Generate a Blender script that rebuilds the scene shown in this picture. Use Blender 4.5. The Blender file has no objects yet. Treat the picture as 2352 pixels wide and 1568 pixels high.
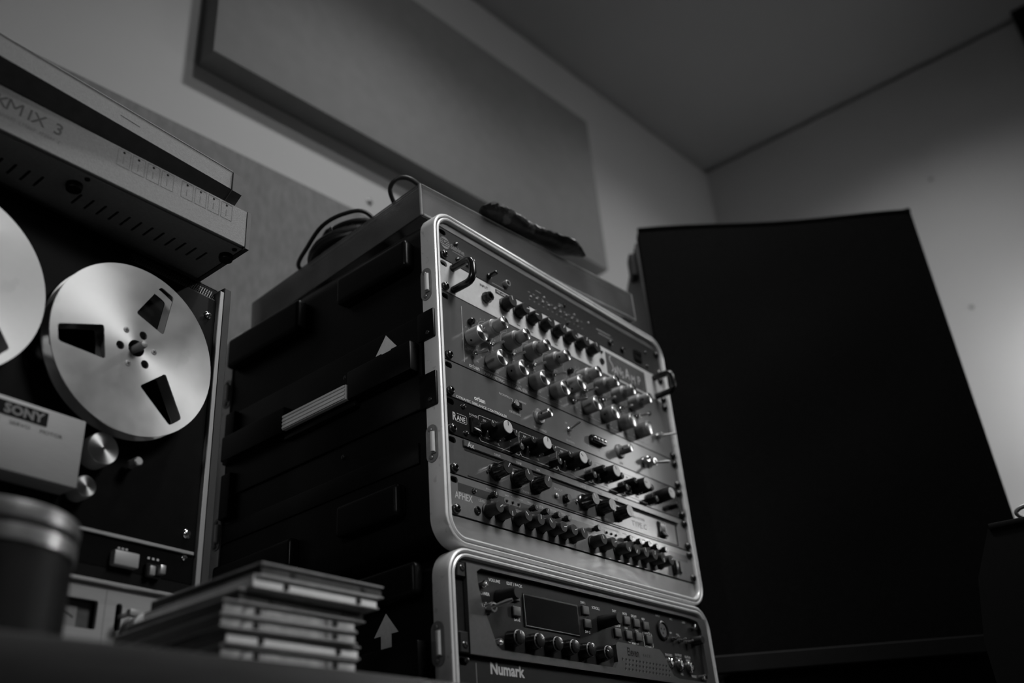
import bpy, bmesh, math, random
from mathutils import Vector, Matrix
random.seed(7)
S = 0.001            # everything below is written in millimetres
ZO = 762.0           # height of the coordinate origin (bottom of the upper rack panels) above the floor
scene = bpy.context.scene
col = scene.collection
def W(x, y, z): return Vector((x * S, y * S, (z + ZO) * S))
# ---------------------------------------------------------------- camera
CAM = (-678.24, -628.40, -312.44)
right = Vector((0.64643759, -0.75934189, -0.0742855))
down = Vector((0.32354592, 0.36100376, -0.87463954))
fwd = Vector((0.69096779, 0.5413651, 0.47904837))
cam = bpy.data.cameras.new('camera')
cam.sensor_fit = 'HORIZONTAL'; cam.sensor_width = 36.0; cam.lens = 2185.67 / 2352 * 36
cam.clip_start = 0.02; cam.clip_end = 30
cam.dof.use_dof = True; cam.dof.aperture_fstop = 2.7; cam.dof.focus_distance = 1.05
camo = bpy.data.objects.new('camera', cam); col.objects.link(camo)
m = Matrix.Identity(4)
for i in range(3):
    m[i][0] = right[i]; m[i][1] = -down[i]; m[i][2] = -fwd[i]; m[i][3] = W(*CAM)[i]
camo.matrix_world = m
scene.camera = camo
# ---------------------------------------------------------------- view, world, lights
scene.view_settings.view_transform = 'Standard'; scene.view_settings.look = 'None'
scene.view_settings.exposure = 0.0; scene.view_settings.gamma = 1.0
scene.view_settings.use_curve_mapping = False
world = bpy.data.worlds.new('world'); scene.world = world; world.use_nodes = True
world.node_tree.nodes['Background'].inputs[0].default_value = (0.5, 0.5, 0.5, 1)
world.node_tree.nodes['Background'].inputs[1].default_value = 0.01
def light(name, kind, loc, energy, size=None, target=None, **kw):
    l = bpy.data.lights.new(name, kind); l.energy = energy; l.color = (1, 1, 1)
    if kind == 'AREA': l.shape = 'DISK'; l.size = size
    elif size is not None: l.shadow_soft_size = size
    for k, v in kw.items(): setattr(l, k, v)
    o = bpy.data.objects.new(name, l); col.objects.link(o); o.location = W(*loc)
    if target is not None:
        o.rotation_euler = (W(*target) - W(*loc)).to_track_quat('-Z', 'Y').to_euler()
    return o
light('ceiling_downlight', 'SPOT', (217, -190, 1612), 37.0, 0.05, target=(217, -188, 0), spot_size=math.radians(128), spot_blend=1.0)
light('ceiling_downlight', 'SPOT', (1120, -230, 1612), 17.0, 0.05, target=(1120, -228, 0), spot_size=math.radians(140), spot_blend=1.0)
light('ceiling_downlight', 'AREA', (60, -700, 1600), 2.6, 0.10, target=(-60, -300, 200))
light('added_rack_spot', 'SPOT', (420, -1300, 1300), 92.0, 0.30, target=(130, 0, 40), spot_size=math.radians(36), spot_blend=0.8)  # unseen spot added to brighten the rack fronts
light('added_left_spot', 'SPOT', (-1600, -560, 560), 21.0, 0.12, target=(-20, 110, 215), spot_size=math.radians(21), spot_blend=0.6)  # unseen spot added to lift the left side of the upper case
light('table_lamp_bulb', 'POINT', (1490, -640, 380), 0.8, 0.03)

# ================================================================ helpers
class MB:
    """collects shapes (mm) into one mesh"""
    def __init__(s): s.v = []; s.f = []
    def add(s, vs, fs):
        n = len(s.v); s.v += [tuple(p) for p in vs]; s.f += [tuple(i + n for i in f) for f in fs]; return s
    def box(s, x0, x1, y0, y1, z0, z1, b=0.0, seg=1):
        if b <= 0:
            v = [(x, y, z) for x in (x0, x1) for y in (y0, y1) for z in (z0, z1)]
            return s.add(v, [(0, 1, 3, 2), (4, 6, 7, 5), (0, 4, 5, 1), (2, 3, 7, 6), (0, 2, 6, 4), (1, 5, 7, 3)])
        bm = bmesh.new(); bmesh.ops.create_cube(bm, size=1)
        for q in bm.verts:
            q.co = Vector(((x0 + x1) / 2 + q.co.x * (x1 - x0), (y0 + y1) / 2 + q.co.y * (y1 - y0), (z0 + z1) / 2 + q.co.z * (z1 - z0)))
        b = min(b, 0.49 * min(abs(x1 - x0), abs(y1 - y0), abs(z1 - z0)))
        bmesh.ops.bevel(bm, geom=bm.edges[:], offset=b, segments=seg, affect='EDGES', profile=0.6)
        bm.verts.index_update()
        s.add([q.co[:] for q in bm.verts], [[w.index for w in f.verts] for f in bm.faces]); bm.free(); return s
    def lathe(s, prof, c=(0, 0, 0), axis='y', seg=24, a0=0.0):
        """prof: (radius, height) along the axis; height grows toward -y for axis 'y' (out of a front panel), +z for 'z', -x for 'x'"""
        vs = []; fs = []; n = seg
        for r, h in prof:
            for k in range(n):
                t = a0 + 2 * math.pi * k / n; a = r * math.cos(t); b = r * math.sin(t)
                p = {'y': (a, -h, b), 'z': (a, b, h), 'x': (-h, a, b)}[axis]
                vs.append((c[0] + p[0], c[1] + p[1], c[2] + p[2]))
        for i in range(len(prof) - 1):
            for k in range(n):
                a = i * n + k; b = i * n + (k + 1) % n
                fs.append((a, b, b + n, a + n) if axis != 'z' else (a, b, b + n, a + n))
        fs.append(tuple(range(n))[::-1]); fs.append(tuple(range((len(prof) - 1) * n, len(prof) * n)))
        return s.add(vs, fs)
    def cyl(s, c, r, h, axis='y', seg=20, b=0.0, r2=None):
        r2 = r if r2 is None else r2
        pr = [(r, 0), (r2, h)] if b <= 0 else [(r, 0), (r2, h - b), (r2 - b, h)]
        return s.lathe(pr, c, axis, seg)
    def tube(s, pts, r, seg=8, closed=False, rs=None):
        pts = [Vector(p) for p in pts]; n = len(pts); vs = []; fs = []
        T = []
        for i in range(n):
            a = pts[(i - 1) % n] if (closed or i > 0) else pts[i]; b = pts[(i + 1) % n] if (closed or i < n - 1) else pts[i]
            T.append((b - a).normalized())
        up = Vector((0, 0, 1)) if abs(T[0].z) < 0.9 else Vector((1, 0, 0))
        N = (up - T[0] * up.dot(T[0])).normalized()
        for i in range(n):
            N = (N - T[i] * N.dot(T[i])).normalized(); B = T[i].cross(N); rr = rs[i] if rs else r
            for k in range(seg):
                t = 2 * math.pi * k / seg; vs.append(pts[i] + (N * math.cos(t) + B * math.sin(t)) * rr)
        for i in range(n if closed else n - 1):
            for k in range(seg):
                j = (i + 1) % n
                fs.append((i * seg + k, i * seg + (k + 1) % seg, j * seg + (k + 1) % seg, j * seg + k))
        if not closed: fs.append(tuple(range(seg))[::-1]); fs.append(tuple(range((n - 1) * seg, n * seg)))
        return s.add(vs, fs)
    def prism(s, poly, y0, y1, plane='xz'):
        """extrude a polygon; plane xz -> along y, yz -> along x, xy -> along z"""
        n = len(poly); f = {'xz': lambda a, b, d: (a, d, b), 'yz': lambda a, b, d: (d, a, b), 'xy': lambda a, b, d: (a, b, d)}[plane]
        vs = [f(a, b, y0) for a, b in poly] + [f(a, b, y1) for a, b in poly]
        fs = [tuple(range(n)), tuple(range(n, 2 * n))[::-1]] + [(i, i + n, (i + 1) % n + n, (i + 1) % n) for i in range(n)]
        return s.add(vs, fs)
    def line(s, pts, w, y=-0.15, d=0.1):
        """a printed stroke on a front panel (xz plane)"""
        for (a, b), (c, e) in zip(pts[:-1], pts[1:]):
            dx, dz = c - a, e - b; L = math.hypot(dx, dz) or 1; nx, nz = -dz / L * w / 2, dx / L * w / 2
            s.prism([(a + nx, b + nz), (a - nx, b - nz), (c - nx, e - nz), (c + nx, e + nz)], y, y + d)
        return s
    def arc(s, cx, cz, r, a0, a1, w, y=-0.15, n=20):
        return s.line([(cx + r * math.cos(math.radians(a0 + (a1 - a0) * i / n)), cz + r * math.sin(math.radians(a0 + (a1 - a0) * i / n))) for i in range(n + 1)], w, y)
    def text(s, txt, x, z, size, y=-0.15, align='LEFT', bold=0.0, sx=1.0, shear=0.0):
        me = text_mesh(txt, align, bold / max(size, 1e-6), shear)
        s.add([(x + v.co.x * size * sx, y, z + v.co.y * size) for v in me.vertices], [tuple(p.vertices) for p in me.polygons])
        return s
    def mesh(s, name, angle=0.6):
        me = bpy.data.meshes.new(name); me.from_pydata([(a * S, b * S, c * S) for a, b, c in s.v], [], s.f)
        bm = bmesh.new(); bm.from_mesh(me); bmesh.ops.recalc_face_normals(bm, faces=bm.faces[:]); bm.to_mesh(me); bm.free()
        me.polygons.foreach_set('use_smooth', [True] * len(me.polygons)); me.set_sharp_from_angle(angle=angle); me.update()
        return me
_tx = {}
def text_mesh(txt, align, bold, shear):
    k = (txt, align, round(bold, 4), shear)
    if k in _tx: return _tx[k]
    cu = bpy.data.curves.new('t', 'FONT'); cu.body = txt; cu.size = 1.0; cu.align_x = align; cu.offset = bold; cu.shear = shear; cu.resolution_u = 2; cu.fill_mode = 'FRONT'
    o = bpy.data.objects.new('t', cu); col.objects.link(o)
    dg = bpy.context.evaluated_depsgraph_get(); me = bpy.data.meshes.new_from_object(o.evaluated_get(dg))
    bpy.data.objects.remove(o); _tx[k] = me; return me
def sheet(loops, thick, name='sheet'):
    """flat plate with holes in the xz plane, centred on y=0; loops: list of [(x,z)..], first is outer"""
    cu = bpy.data.curves.new('c', 'CURVE'); cu.dimensions = '2D'; cu.fill_mode = 'BOTH'; cu.extrude = thick / 2
    for L in loops:
        sp = cu.splines.new('POLY'); sp.points.add(len(L) - 1); sp.use_cyclic_u = True
        for p, (a, b) in zip(sp.points, L): p.co = (a, b, 0, 1)
    o = bpy.data.objects.new('c', cu); col.objects.link(o)
    dg = bpy.context.evaluated_depsgraph_get(); me = bpy.data.meshes.new_from_object(o.evaluated_get(dg)); bpy.data.objects.remove(o)
    mb = MB(); mb.add([(v.co.x, -v.co.z, v.co.y) for v in me.vertices], [tuple(p.vertices) for p in me.polygons]); bpy.data.meshes.remove(me)
    return mb
def circle(cx, cz, r, n=32): return [(cx + r * math.cos(2 * math.pi * k / n), cz + r * math.sin(2 * math.pi * k / n)) for k in range(n)]
def rrect(x0, x1, z0, z1, r, n=5):
    out = []
    for (cx, cz, a) in ((x1 - r, z1 - r, 0), (x0 + r, z1 - r, 90), (x0 + r, z0 + r, 180), (x1 - r, z0 + r, 270)):
        for k in range(n + 1):
            t = math.radians(a + 90 * k / n); out.append((cx + r * math.cos(t), cz + r * math.sin(t)))
    return out
def ring_sweep(prof, x0, x1, z0, z1, r, n=10):
    """closed profile of (outward offset, y) swept round a rounded rectangle in the xz plane"""
    path = []
    for (cx, cz, a) in ((x1 - r, z1 - r, 0), (x0 + r, z1 - r, 90), (x0 + r, z0 + r, 180), (x1 - r, z0 + r, 270)):
        for k in range(n + 1):
            t = math.radians(a + 90 * k / n); path.append((cx, cz, math.cos(t), math.sin(t)))
    P = len(prof); N = len(path); mb = MB(); vs = []; fs = []
    for cx, cz, c, q in path:
        for o, y in prof: vs.append((cx + (r + o) * c, y, cz + (r + o) * q))
    for i in range(N):
        for k in range(P):
            j = (i + 1) % N; fs.append((i * P + k, i * P + (k + 1) % P, j * P + (k + 1) % P, j * P + k))
    return mb.add(vs, fs)
# ---------------------------------------------------------------- materials
MATS = {}
def mat(name, c, rough=0.5, metal=0.0, noise=0.0, nscale=40.0, bump=0.0, bscale=400.0, aniso=0.0, spec=0.5, stretch=None, coat=0.0, trans=0.0, emit=0.0, wear=0.0, wscale=60.0, wcol=0.02, rvar=0.0):
    if name in MATS: return MATS[name]
    mt = bpy.data.materials.new(name); mt.use_nodes = True; nt = mt.node_tree; B = nt.nodes['Principled BSDF']
    B.inputs['Base Color'].default_value = (c, c, c, 1); B.inputs['Roughness'].default_value = rough; B.inputs['Metallic'].default_value = metal
    B.inputs['Specular IOR Level'].default_value = spec; B.inputs['Coat Weight'].default_value = coat; B.inputs['Transmission Weight'].default_value = trans
    tc = nt.nodes.new('ShaderNodeTexCoord'); co = tc.outputs['Object']
    if stretch:
        mp = nt.nodes.new('ShaderNodeMapping'); mp.inputs['Scale'].default_value = stretch; nt.links.new(co, mp.inputs['Vector']); co = mp.outputs['Vector']
    nz = nt.nodes.new('ShaderNodeTexNoise'); nz.inputs['Scale'].default_value = nscale; nz.inputs['Detail'].default_value = 4; nt.links.new(co, nz.inputs['Vector'])
    rp = nt.nodes.new('ShaderNodeMapRange'); rp.inputs['From Min'].default_value = 0.25; rp.inputs['From Max'].default_value = 0.75
    rp.inputs['To Min'].default_value = c * (1 - noise); rp.inputs['To Max'].default_value = c * (1 + noise); nt.links.new(nz.outputs['Fac'], rp.inputs['Value'])
    val = rp.outputs['Result']
    if wear > 0:
        n2 = nt.nodes.new('ShaderNodeTexNoise'); n2.inputs['Scale'].default_value = wscale; n2.inputs['Detail'].default_value = 6; nt.links.new(tc.outputs['Object'], n2.inputs['Vector'])
        st = nt.nodes.new('ShaderNodeMapRange'); st.inputs['From Min'].default_value = 0.62; st.inputs['From Max'].default_value = 0.68; st.inputs['To Max'].default_value = wear; nt.links.new(n2.outputs['Fac'], st.inputs['Value'])
        mx = nt.nodes.new('ShaderNodeMix'); mx.inputs[3].default_value = wcol; nt.links.new(st.outputs['Result'], mx.inputs[0]); nt.links.new(val, mx.inputs[2]); mx.inputs[3].default_value = wcol; val = mx.outputs[0]
    nt.links.new(val, B.inputs['Base Color'])
    if rvar > 0:
        r2 = nt.nodes.new('ShaderNodeMapRange'); r2.inputs['From Min'].default_value = 0.3; r2.inputs['From Max'].default_value = 0.7; r2.inputs['To Min'].default_value = max(0.02, rough - rvar); r2.inputs['To Max'].default_value = rough + rvar
        nt.links.new(nz.outputs['Fac'], r2.inputs['Value']); nt.links.new(r2.outputs['Result'], B.inputs['Roughness'])
    if bump > 0:
        nb = nt.nodes.new('ShaderNodeTexNoise'); nb.inputs['Scale'].default_value = bscale; nb.inputs['Detail'].default_value = 2; nt.links.new(co, nb.inputs['Vector'])
        bp = nt.nodes.new('ShaderNodeBump'); bp.inputs['Strength'].default_value = bump; bp.inputs['Distance'].default_value = 0.0006; nt.links.new(nb.outputs['Fac'], bp.inputs['Height']); nt.links.new(bp.outputs['Normal'], B.inputs['Normal'])
    if aniso > 0:
        B.inputs['Anisotropic'].default_value = aniso
        tg = nt.nodes.new('ShaderNodeTangent'); tg.direction_type = 'RADIAL'; tg.axis = 'Y'; nt.links.new(tg.outputs['Tangent'], B.inputs['Tangent']); B.inputs['Anisotropic Rotation'].default_value = 0.25
    if emit > 0: B.inputs['Emission Color'].default_value = (1, 1, 1, 1); B.inputs['Emission Strength'].default_value = emit
    MATS[name] = mt; return mt
M = {}
M['plaster'] = mat('plaster', 0.55, 0.9, noise=0.03, nscale=3, bump=0.08, bscale=300)
M['plaster_dark'] = mat('dark_studio_wall', 0.22, 0.9, noise=0.05, nscale=3)
M['ceiling'] = mat('ceiling_paint', 0.32, 0.95, noise=0.04, nscale=3, bump=0.1, bscale=250)
M['floor'] = mat('floor_carpet', 0.05, 0.95, noise=0.3, nscale=120, bump=0.4, bscale=600)
M['fabric'] = mat('acoustic_fabric', 0.24, 0.95, noise=0.05, nscale=30, bump=0.15, bscale=900)
M['burlap'] = mat('woven_wall_fabric', 0.23, 0.95, noise=0.16, nscale=90, bump=0.5, bscale=700, stretch=(1, 1, 0.45))
M['abs'] = mat('black_moulded_plastic', 0.004, 0.32, noise=0.3, nscale=30, bump=0.06, bscale=1500, spec=0.12)
M['alu'] = mat('brushed_aluminium', 0.72, 0.36, metal=0.3, noise=0.06, nscale=30, rvar=0.05, wear=0.35, wscale=130, wcol=0.3)
M['aluflat'] = mat('aluminium_strip', 0.20, 0.36, metal=0.4, noise=0.10, nscale=40, stretch=(1, 1, 6), rvar=0.08)
M['steel'] = mat('zinc_plate', 0.30, 0.40, metal=0.5, noise=0.15, nscale=120)
M['chrome'] = mat('chrome', 0.75, 0.12, metal=1)
M['black'] = mat('black_gloss_plastic', 0.008, 0.22, noise=0.2, nscale=50)
M['blackmat'] = mat('black_matte_plastic', 0.007, 0.5, noise=0.2, nscale=80, spec=0.25)
M['screw'] = mat('black_oxide_screw', 0.012, 0.2, metal=0.0, spec=0.7)
M['hole'] = mat('dark_void', 0.002, 0.9)
M['white'] = mat('white_print', spec=0.1, c=0.70, rough=0.7)
M['grey'] = mat('grey_print', spec=0.1, c=0.45, rough=0.7)
M['dim'] = mat('dim_print', spec=0.1, c=0.24, rough=0.7)
M['dark'] = mat('dark_print', spec=0.1, c=0.015, rough=0.7)
M['spun'] = mat('spun_aluminium', 0.62, 0.22, metal=1, aniso=0.85)
M['knobgrey'] = mat('anodised_grey_knob', 0.26, 0.42, metal=0.2, noise=0.06, nscale=100)
M['knobgrey2'] = mat('anodised_light_knob', 0.30, 0.33, metal=0.8)
M['cap'] = mat('pale_cap', 0.42, 0.45)

def obj(name, mb, mt, parent=None, loc=None, rot=None, angle=0.6):
    me = mb.mesh(name, angle) if isinstance(mb, MB) else mb
    if not me.materials: me.materials.append(M[mt] if isinstance(mt, str) else mt)
    o = bpy.data.objects.new(name, me); col.objects.link(o)
    if parent is not None:
        o.parent = parent
        if loc: o.location = Vector(loc) * S
    elif loc: o.location = W(*loc)
    if rot: o.rotation_euler = rot
    return o
def tag(o, label=None, cat=None, group=None, kind=None):
    if label: o['label'] = label
    if cat: o['category'] = cat
    if group: o['group'] = group
    if kind: o['kind'] = kind
    return o
def thing(name, loc, label, cat, group=None, rz=0.0, rot=None):
    o = bpy.data.objects.new(name, None); col.objects.link(o); o.location = W(*loc); o.empty_display_size = 0.02
    o.rotation_euler = rot if rot else (0, 0, rz)
    return tag(o, label, cat, group)
_lib = {}
def lib(key, fn, mt, angle=0.6):
    if key not in _lib:
        me = fn().mesh(key, angle); me.materials.append(M[mt] if isinstance(mt, str) else mt); _lib[key] = me
    return _lib[key]

# ================================================================ the room
COR = Vector((1710., 380.)); wa = math.radians(-3.6); wx = Vector((math.cos(wa), math.sin(wa))); wn = Vector((math.sin(wa), -math.cos(wa)))
CEIL = 1631.; FLOOR = -ZO
def wallpt(u, off): p = COR + wx * u + wn * off; return p.x, p.y
# back wall as a slab (u along the wall measured from the corner)
def slab(u0, u1, o0, o1, z0, z1):
    mb = MB(); q = [wallpt(u0, o0), wallpt(u1, o0), wallpt(u1, o1), wallpt(u0, o1)]; return mb.prism(q, z0, z1, 'xy')
tag(obj('wall_back', slab(-3400, 120, -120, 0, FLOOR, CEIL - 14), 'plaster', loc=(0, 0, 0)), kind='structure')
tag(obj('trim_1', slab(-3400, 120, -120, -24, CEIL - 14, CEIL), 'dark', loc=(0, 0, 0)), kind='structure')
ra = math.radians(92.46); rd = Vector((-math.cos(ra), -math.sin(ra))); rn = Vector((-math.sin(ra), math.cos(ra)))
def rpt(d, off): p = COR + rd * d + rn * off; return p.x, p.y
rb = MB().prism([rpt(-10, 0), rpt(3400, 0), rpt(3400, -120), rpt(-10, -120)], FLOOR, CEIL - 14, 'xy')
tag(obj('wall_right', rb, 'plaster', loc=(0, 0, 0)), kind='structure')
tag(obj('trim_2', MB().prism([rpt(0, -24), rpt(3400, -24), rpt(3400, -120), rpt(0, -120)], CEIL - 14, CEIL, 'xy'), 'dark', loc=(0, 0, 0)), kind='structure')
tag(obj('trim_3', MB().prism([rpt(958, 30), rpt(1300, 30), rpt(1300, 1), rpt(958, 1)], FLOOR, CEIL - 1, 'xy'), 'blackmat', loc=(0, 0, 0)), kind='structure')
tag(obj('ceiling', MB().box(-1900, 2000, -3100, 700, CEIL, CEIL + 80), 'ceiling', loc=(0, 0, 0)), kind='structure')
tag(obj('floor', MB().box(-1900, 2000, -3100, 700, FLOOR - 60, FLOOR), 'floor', loc=(0, 0, 0)), kind='structure')
tag(obj('wall_left', MB().box(-1900, -1800, -3000, 700, FLOOR, CEIL), 'plaster_dark', loc=(0, 0, 0)), kind='structure')
tag(obj('wall_front', MB().box(-1900, 2000, -3100, -3000, FLOOR, CEIL), 'plaster_dark', loc=(0, 0, 0)), kind='structure')
# screws and marks left in the plaster
for d, z in ((627, 1249), (616, 844)):
    x, y = rpt(d, 1.0); o = obj('wall_plug', MB().lathe([(6, 0), (6, 1.2), (3, 2.5)], (0, 0, 0), 'x', 14), 'steel', loc=(x, y, z))
    tag(o, 'small grey plug in the plain side wall, %s' % ('the upper one nearer the ceiling' if z > 1000 else 'the lower one beside the black speaker'), 'wall plug')
x, y = wallpt(-1396, 1.0); tag(obj('wall_screw', MB().lathe([(7, 0), (7, 1.5), (4, 3)], (0, 0, 0), 'y', 14), 'steel', loc=(x, y, 814)), 'small dark screw in pale wall between hanging panel and woven wall covering', 'screw')
# upper acoustic panel
pf = thing('acoustic_panel', (wallpt(-1767, 25)[0], wallpt(-1767, 25)[1], 918), 'large smooth grey acoustic panel hanging on the back wall under the ceiling', 'panel', rz=wa)
obj('core', MB().box(0, 1060, -25, 24.5, 0, 470, 3, 2), 'fabric', pf)
obj('wall_cleat', MB().box(60, 1000, 20, 24.8, 420, 450), 'blackmat', pf)
# woven covering on the lower wall
x, y = wallpt(-2700, 0)
wp = thing('wall_covering', (x, y, -540), 'dark woven fabric covering on the lower back wall behind the tape machine', 'wall covering', rz=wa)
obj('woven_panel', MB().box(0, 1620, -9, -0.3, 0, 1311, 1.5), 'burlap', wp)

# ================================================================ table
TBL = -186.0
M['wood'] = mat('dark_stained_wood', 0.022, 0.45, noise=0.35, nscale=14, stretch=(1, 12, 12), bump=0.05, bscale=100)
t = thing('desk', (-700, 150, FLOOR), 'dark wooden desk carrying the tape machine, the disc cases and the canister', 'desk', rz=math.radians(1.0))
obj('desk_top', MB().box(-600, 655, -258, 245, TBL - 42 - FLOOR, TBL - FLOOR, 2, 2), 'wood', t)
for lx in (-570, 610):
    for ly in (-230, 205): obj('leg', MB().box(lx - 25, lx + 25, ly - 25, ly + 25, 0, TBL - 42 - FLOOR, 2), 'wood', t)
LOWZ = -262.0
t = thing('rack_stand', (240, 190, FLOOR), 'low black stand under the two stacked rack cases', 'stand')
obj('top_board', MB().box(-265, 265, -170, 215, LOWZ - 22 - FLOOR, LOWZ - FLOOR, 1), 'blackmat', t)
for lx in (-240, 240):
    for ly in (-150, 195): obj('leg', MB().box(lx - 18, lx + 18, ly - 18, ly + 18, 0, LOWZ - 22 - FLOOR), 'blackmat', t)

# ================================================================ rack cases
XL, XR = -12.0, 491.0
RIM = [(0, 17), (0, -3.2), (-0.8, -4.6), (-2.6, -5.2), (-3.9, -4.4), (-4.1, 0.5), (-5.6, 0.5), (-5.8, -4.4), (-7.4, -5.2), (-9.0, -4.6), (-9.8, -3.0), (-9.8, 4), (-3.0, 6), (-3.0, 17)]
def arrow_mesh():
    # in the yz plane of the case side (x = out of the case)
    p = [(0, 32), (17.5, 11), (7.6, 11), (7.6, -9), (-7.6, -9), (-7.6, 11), (-17.5, 11)]
    return MB().prism(p, -0.25, 0.0, 'yz')
def rack_case(z0, z1, label, p0, p1, arrow_z, bands, catches, tabs, bumps, strip, rivets=()):
    root = thing('rack_case', ((XL + XR) / 2, 195, z0), label, 'rack case')
    cx, cy = (XL + XR) / 2, 195.0
    def P(name, mb, mt, parent=None, **k):
        mb.v = [(a - cx, b - cy, c - z0) for a, b, c in mb.v]
        return obj(name, mb, mt, parent or root, **k)
    # moulded shell: hollow tube with ribs round it
    P('body', ring_sweep([(0, 17), (0, 383), (-5, 383), (-5, 17)], XL + 2, XR - 2, z0 + 2, z1 - 2, 30, 8), 'abs')
    P('front_rim', ring_sweep(RIM, XL, XR, z0, z1, 30, 12), 'alu')
    P('rear_rim', ring_sweep([(o, 400 - y) for o, y in RIM], XL, XR, z0, z1, 30, 12), 'alu')
    for a, b in ((z0 + 9.5, p0 - 0.8), (p1 + 0.8, z1 - 9.5)):
        P('front_strip', MB().box(XL + 14, XR - 14, 0.5, 3.5, a, b, 0.6), 'aluflat')
    P('back_panel', MB().box(XL + 12, XR - 12, 388, 391, z0 + 12, z1 - 12), 'abs')
    for (y0, y1, a, b, d) in bands: P('side_rib', MB().box(XL + 2.5 - d, XL + 3, y0, y1, a, b, 2.2, 2), 'abs')
    for (y0, y1, a, b) in tabs: P('side_tab', MB().box(XL - 3.0, XL + 3, y0, y1, a, b, 1.5, 2), 'abs')
    for (y0, y1, a, b, d) in bumps: P('corner_bumper', MB().box(XL + 2 - d, XL + 3, y0, y1, a, b, 6, 4), 'abs')
    if strip:
        y0, y1, a, b = strip
        g = P('carry_handle', MB().box(XL - 17, XL - 11, y0, y1, a, b, 1.5, 2), 'grip')
        n = 4; h = (b - a) / n
        for k in range(n): P('grip_ridge', MB().box(XL - 18.6, XL - 15, y0 + 1, y1 - 1, a + k * h + 0.8, a + (k + 1) * h - 0.8, 1.2, 2), 'grip', g)
    for (yc, zc) in catches:
        k = P('catch_plate', MB().prism([(yc + a, zc + b) for a, b in rrect(-8, 8, -21, 21, 7.8, 6)], XL - 1.2, XL - 0.05, 'yz'), 'steel')
        P('keeper', MB().tube([(XL - 3.4, yc - 3.5, zc - 11), (XL - 3.4, yc - 3.5, zc + 11)], 2.6, 10), 'alu', k)
        P('keeper_lip', MB().box(XL - 3.2, XL - 1, yc - 6, yc + 1, zc - 12.5, zc + 12.5, 0.6), 'steel', k)
        for s in (-15.5, 15.5): P('rivet', MB().lathe([(3.2, 0), (3.0, 0.8), (1.8, 1.6)], (XL - 1.2, yc + 1, zc + s), 'x', 12), 'aluflat', k)
    for yc, zc in arrow_z:
        a = arrow_mesh(); a.v = [(XL - 1.7 + p, yc + q, zc + r) for p, q, r in a.v]
        ar = P('up_arrow', a, 'arrow')
        tm = text_mesh('UP', 'CENTER', 0.0, 0.0); tb = MB().add([(XL - 2.05, yc - v.co.x * 9, zc - 8 + v.co.y * 9) for v in tm.vertices], [tuple(p.vertices) for p in tm.polygons]); P('arrow_lettering', tb, 'dark', ar)
    for yc, zc in [(b[0] + 9, b[2] + 7) for b in tabs] + list(rivets):
        P('rivet', MB().lathe([(3, 0), (2.6, 1.2), (1.2, 2)], (XL - 2.9 if yc < 40 else XL - 0.4, yc, zc), 'x', 12), 'screw')
    return root
M['grip'] = mat('grey_handle_grip', 0.55, 0.5, noise=0.2, nscale=60, bump=0.2, bscale=500, stretch=(1, 0.2, 3))
M['arrow'] = mat('grey_arrow_print', 0.68, 0.6, noise=0.1, nscale=200)
rack_case(-32, 376, 'upper tall black rack case with worn aluminium rim under the dust cover', 0, 355.6,
          [(76, 200)], [(20, 380, 120, 236, 4), (30, 380, 60, 84, 3), (24, 128, 164, 200, 18), (244, 372, 164, 198, 18), (120, 250, 156, 163, 12), (360, 380, 164, 236, 10), (360, 380, 90, 150, 10)],
          [(10, 272), (10, 76), (390, 272), (390, 76)], [(-1, 24, 200, 236), (-1, 24, 118, 158)],
          [(30, 152, 302, 340, 16), (226, 378, 302, 346, 16), (52, 150, 8, 44, 14), (226, 378, -6, 30, 14)], (128, 244, 165, 184), [(148, 205), (150, 105)])
rack_case(-260, -33.5, 'lower black rack case with worn aluminium rim beneath the taller case', -225.8, -48,
          [(81, -117)], [(20, 380, -190, -85, 4), (24, 128, -156, -122, 18), (244, 372, -156, -122, 18)],
          [(12, -127), (390, -127)], [(-1, 24, -232, -196)],
          [(30, 152, -78, -44, 14), (226, 378, -78, -44, 14)], (128, 244, -150, -132))

# ================================================================ rack units
U = 44.45
M['p_sab'] = mat('charcoal_panel', 0.030, 0.35, spec=0.3, noise=0.12, nscale=300, bump=0.1, bscale=1500)
M['p_sans'] = mat('pale_painted_panel', 0.55, 0.3, spec=0.4, noise=0.05, nscale=200, wear=0.3, wscale=300, wcol=0.25)
M['p_orb'] = mat('slate_blue_grey_panel', 0.10, 0.17, spec=0.45, noise=0.04, nscale=80)
M['p_rane'] = mat('black_panel', 0.012, 0.14, noise=0.2, nscale=200, spec=0.7)
M['p_ax'] = mat('grey_brown_panel', 0.085, 0.17, spec=0.5, noise=0.08, nscale=120)
M['p_aph'] = mat('light_grey_panel', 0.15, 0.18, spec=0.5, noise=0.06, nscale=200)
M['p_band'] = mat('dark_grey_band', 0.05, 0.18, spec=0.5, noise=0.06, nscale=200)
M['p_num'] = mat('satin_black_panel', 0.010, 0.5, spec=0.2, noise=0.2, nscale=200)
M['p_elev'] = mat('gunmetal_bezel', 0.075, 0.42, metal=0.5, noise=0.1, nscale=300)
M['plate'] = mat('dark_logo_plate', 0.06, 0.5, noise=0.3, nscale=150)
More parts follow.
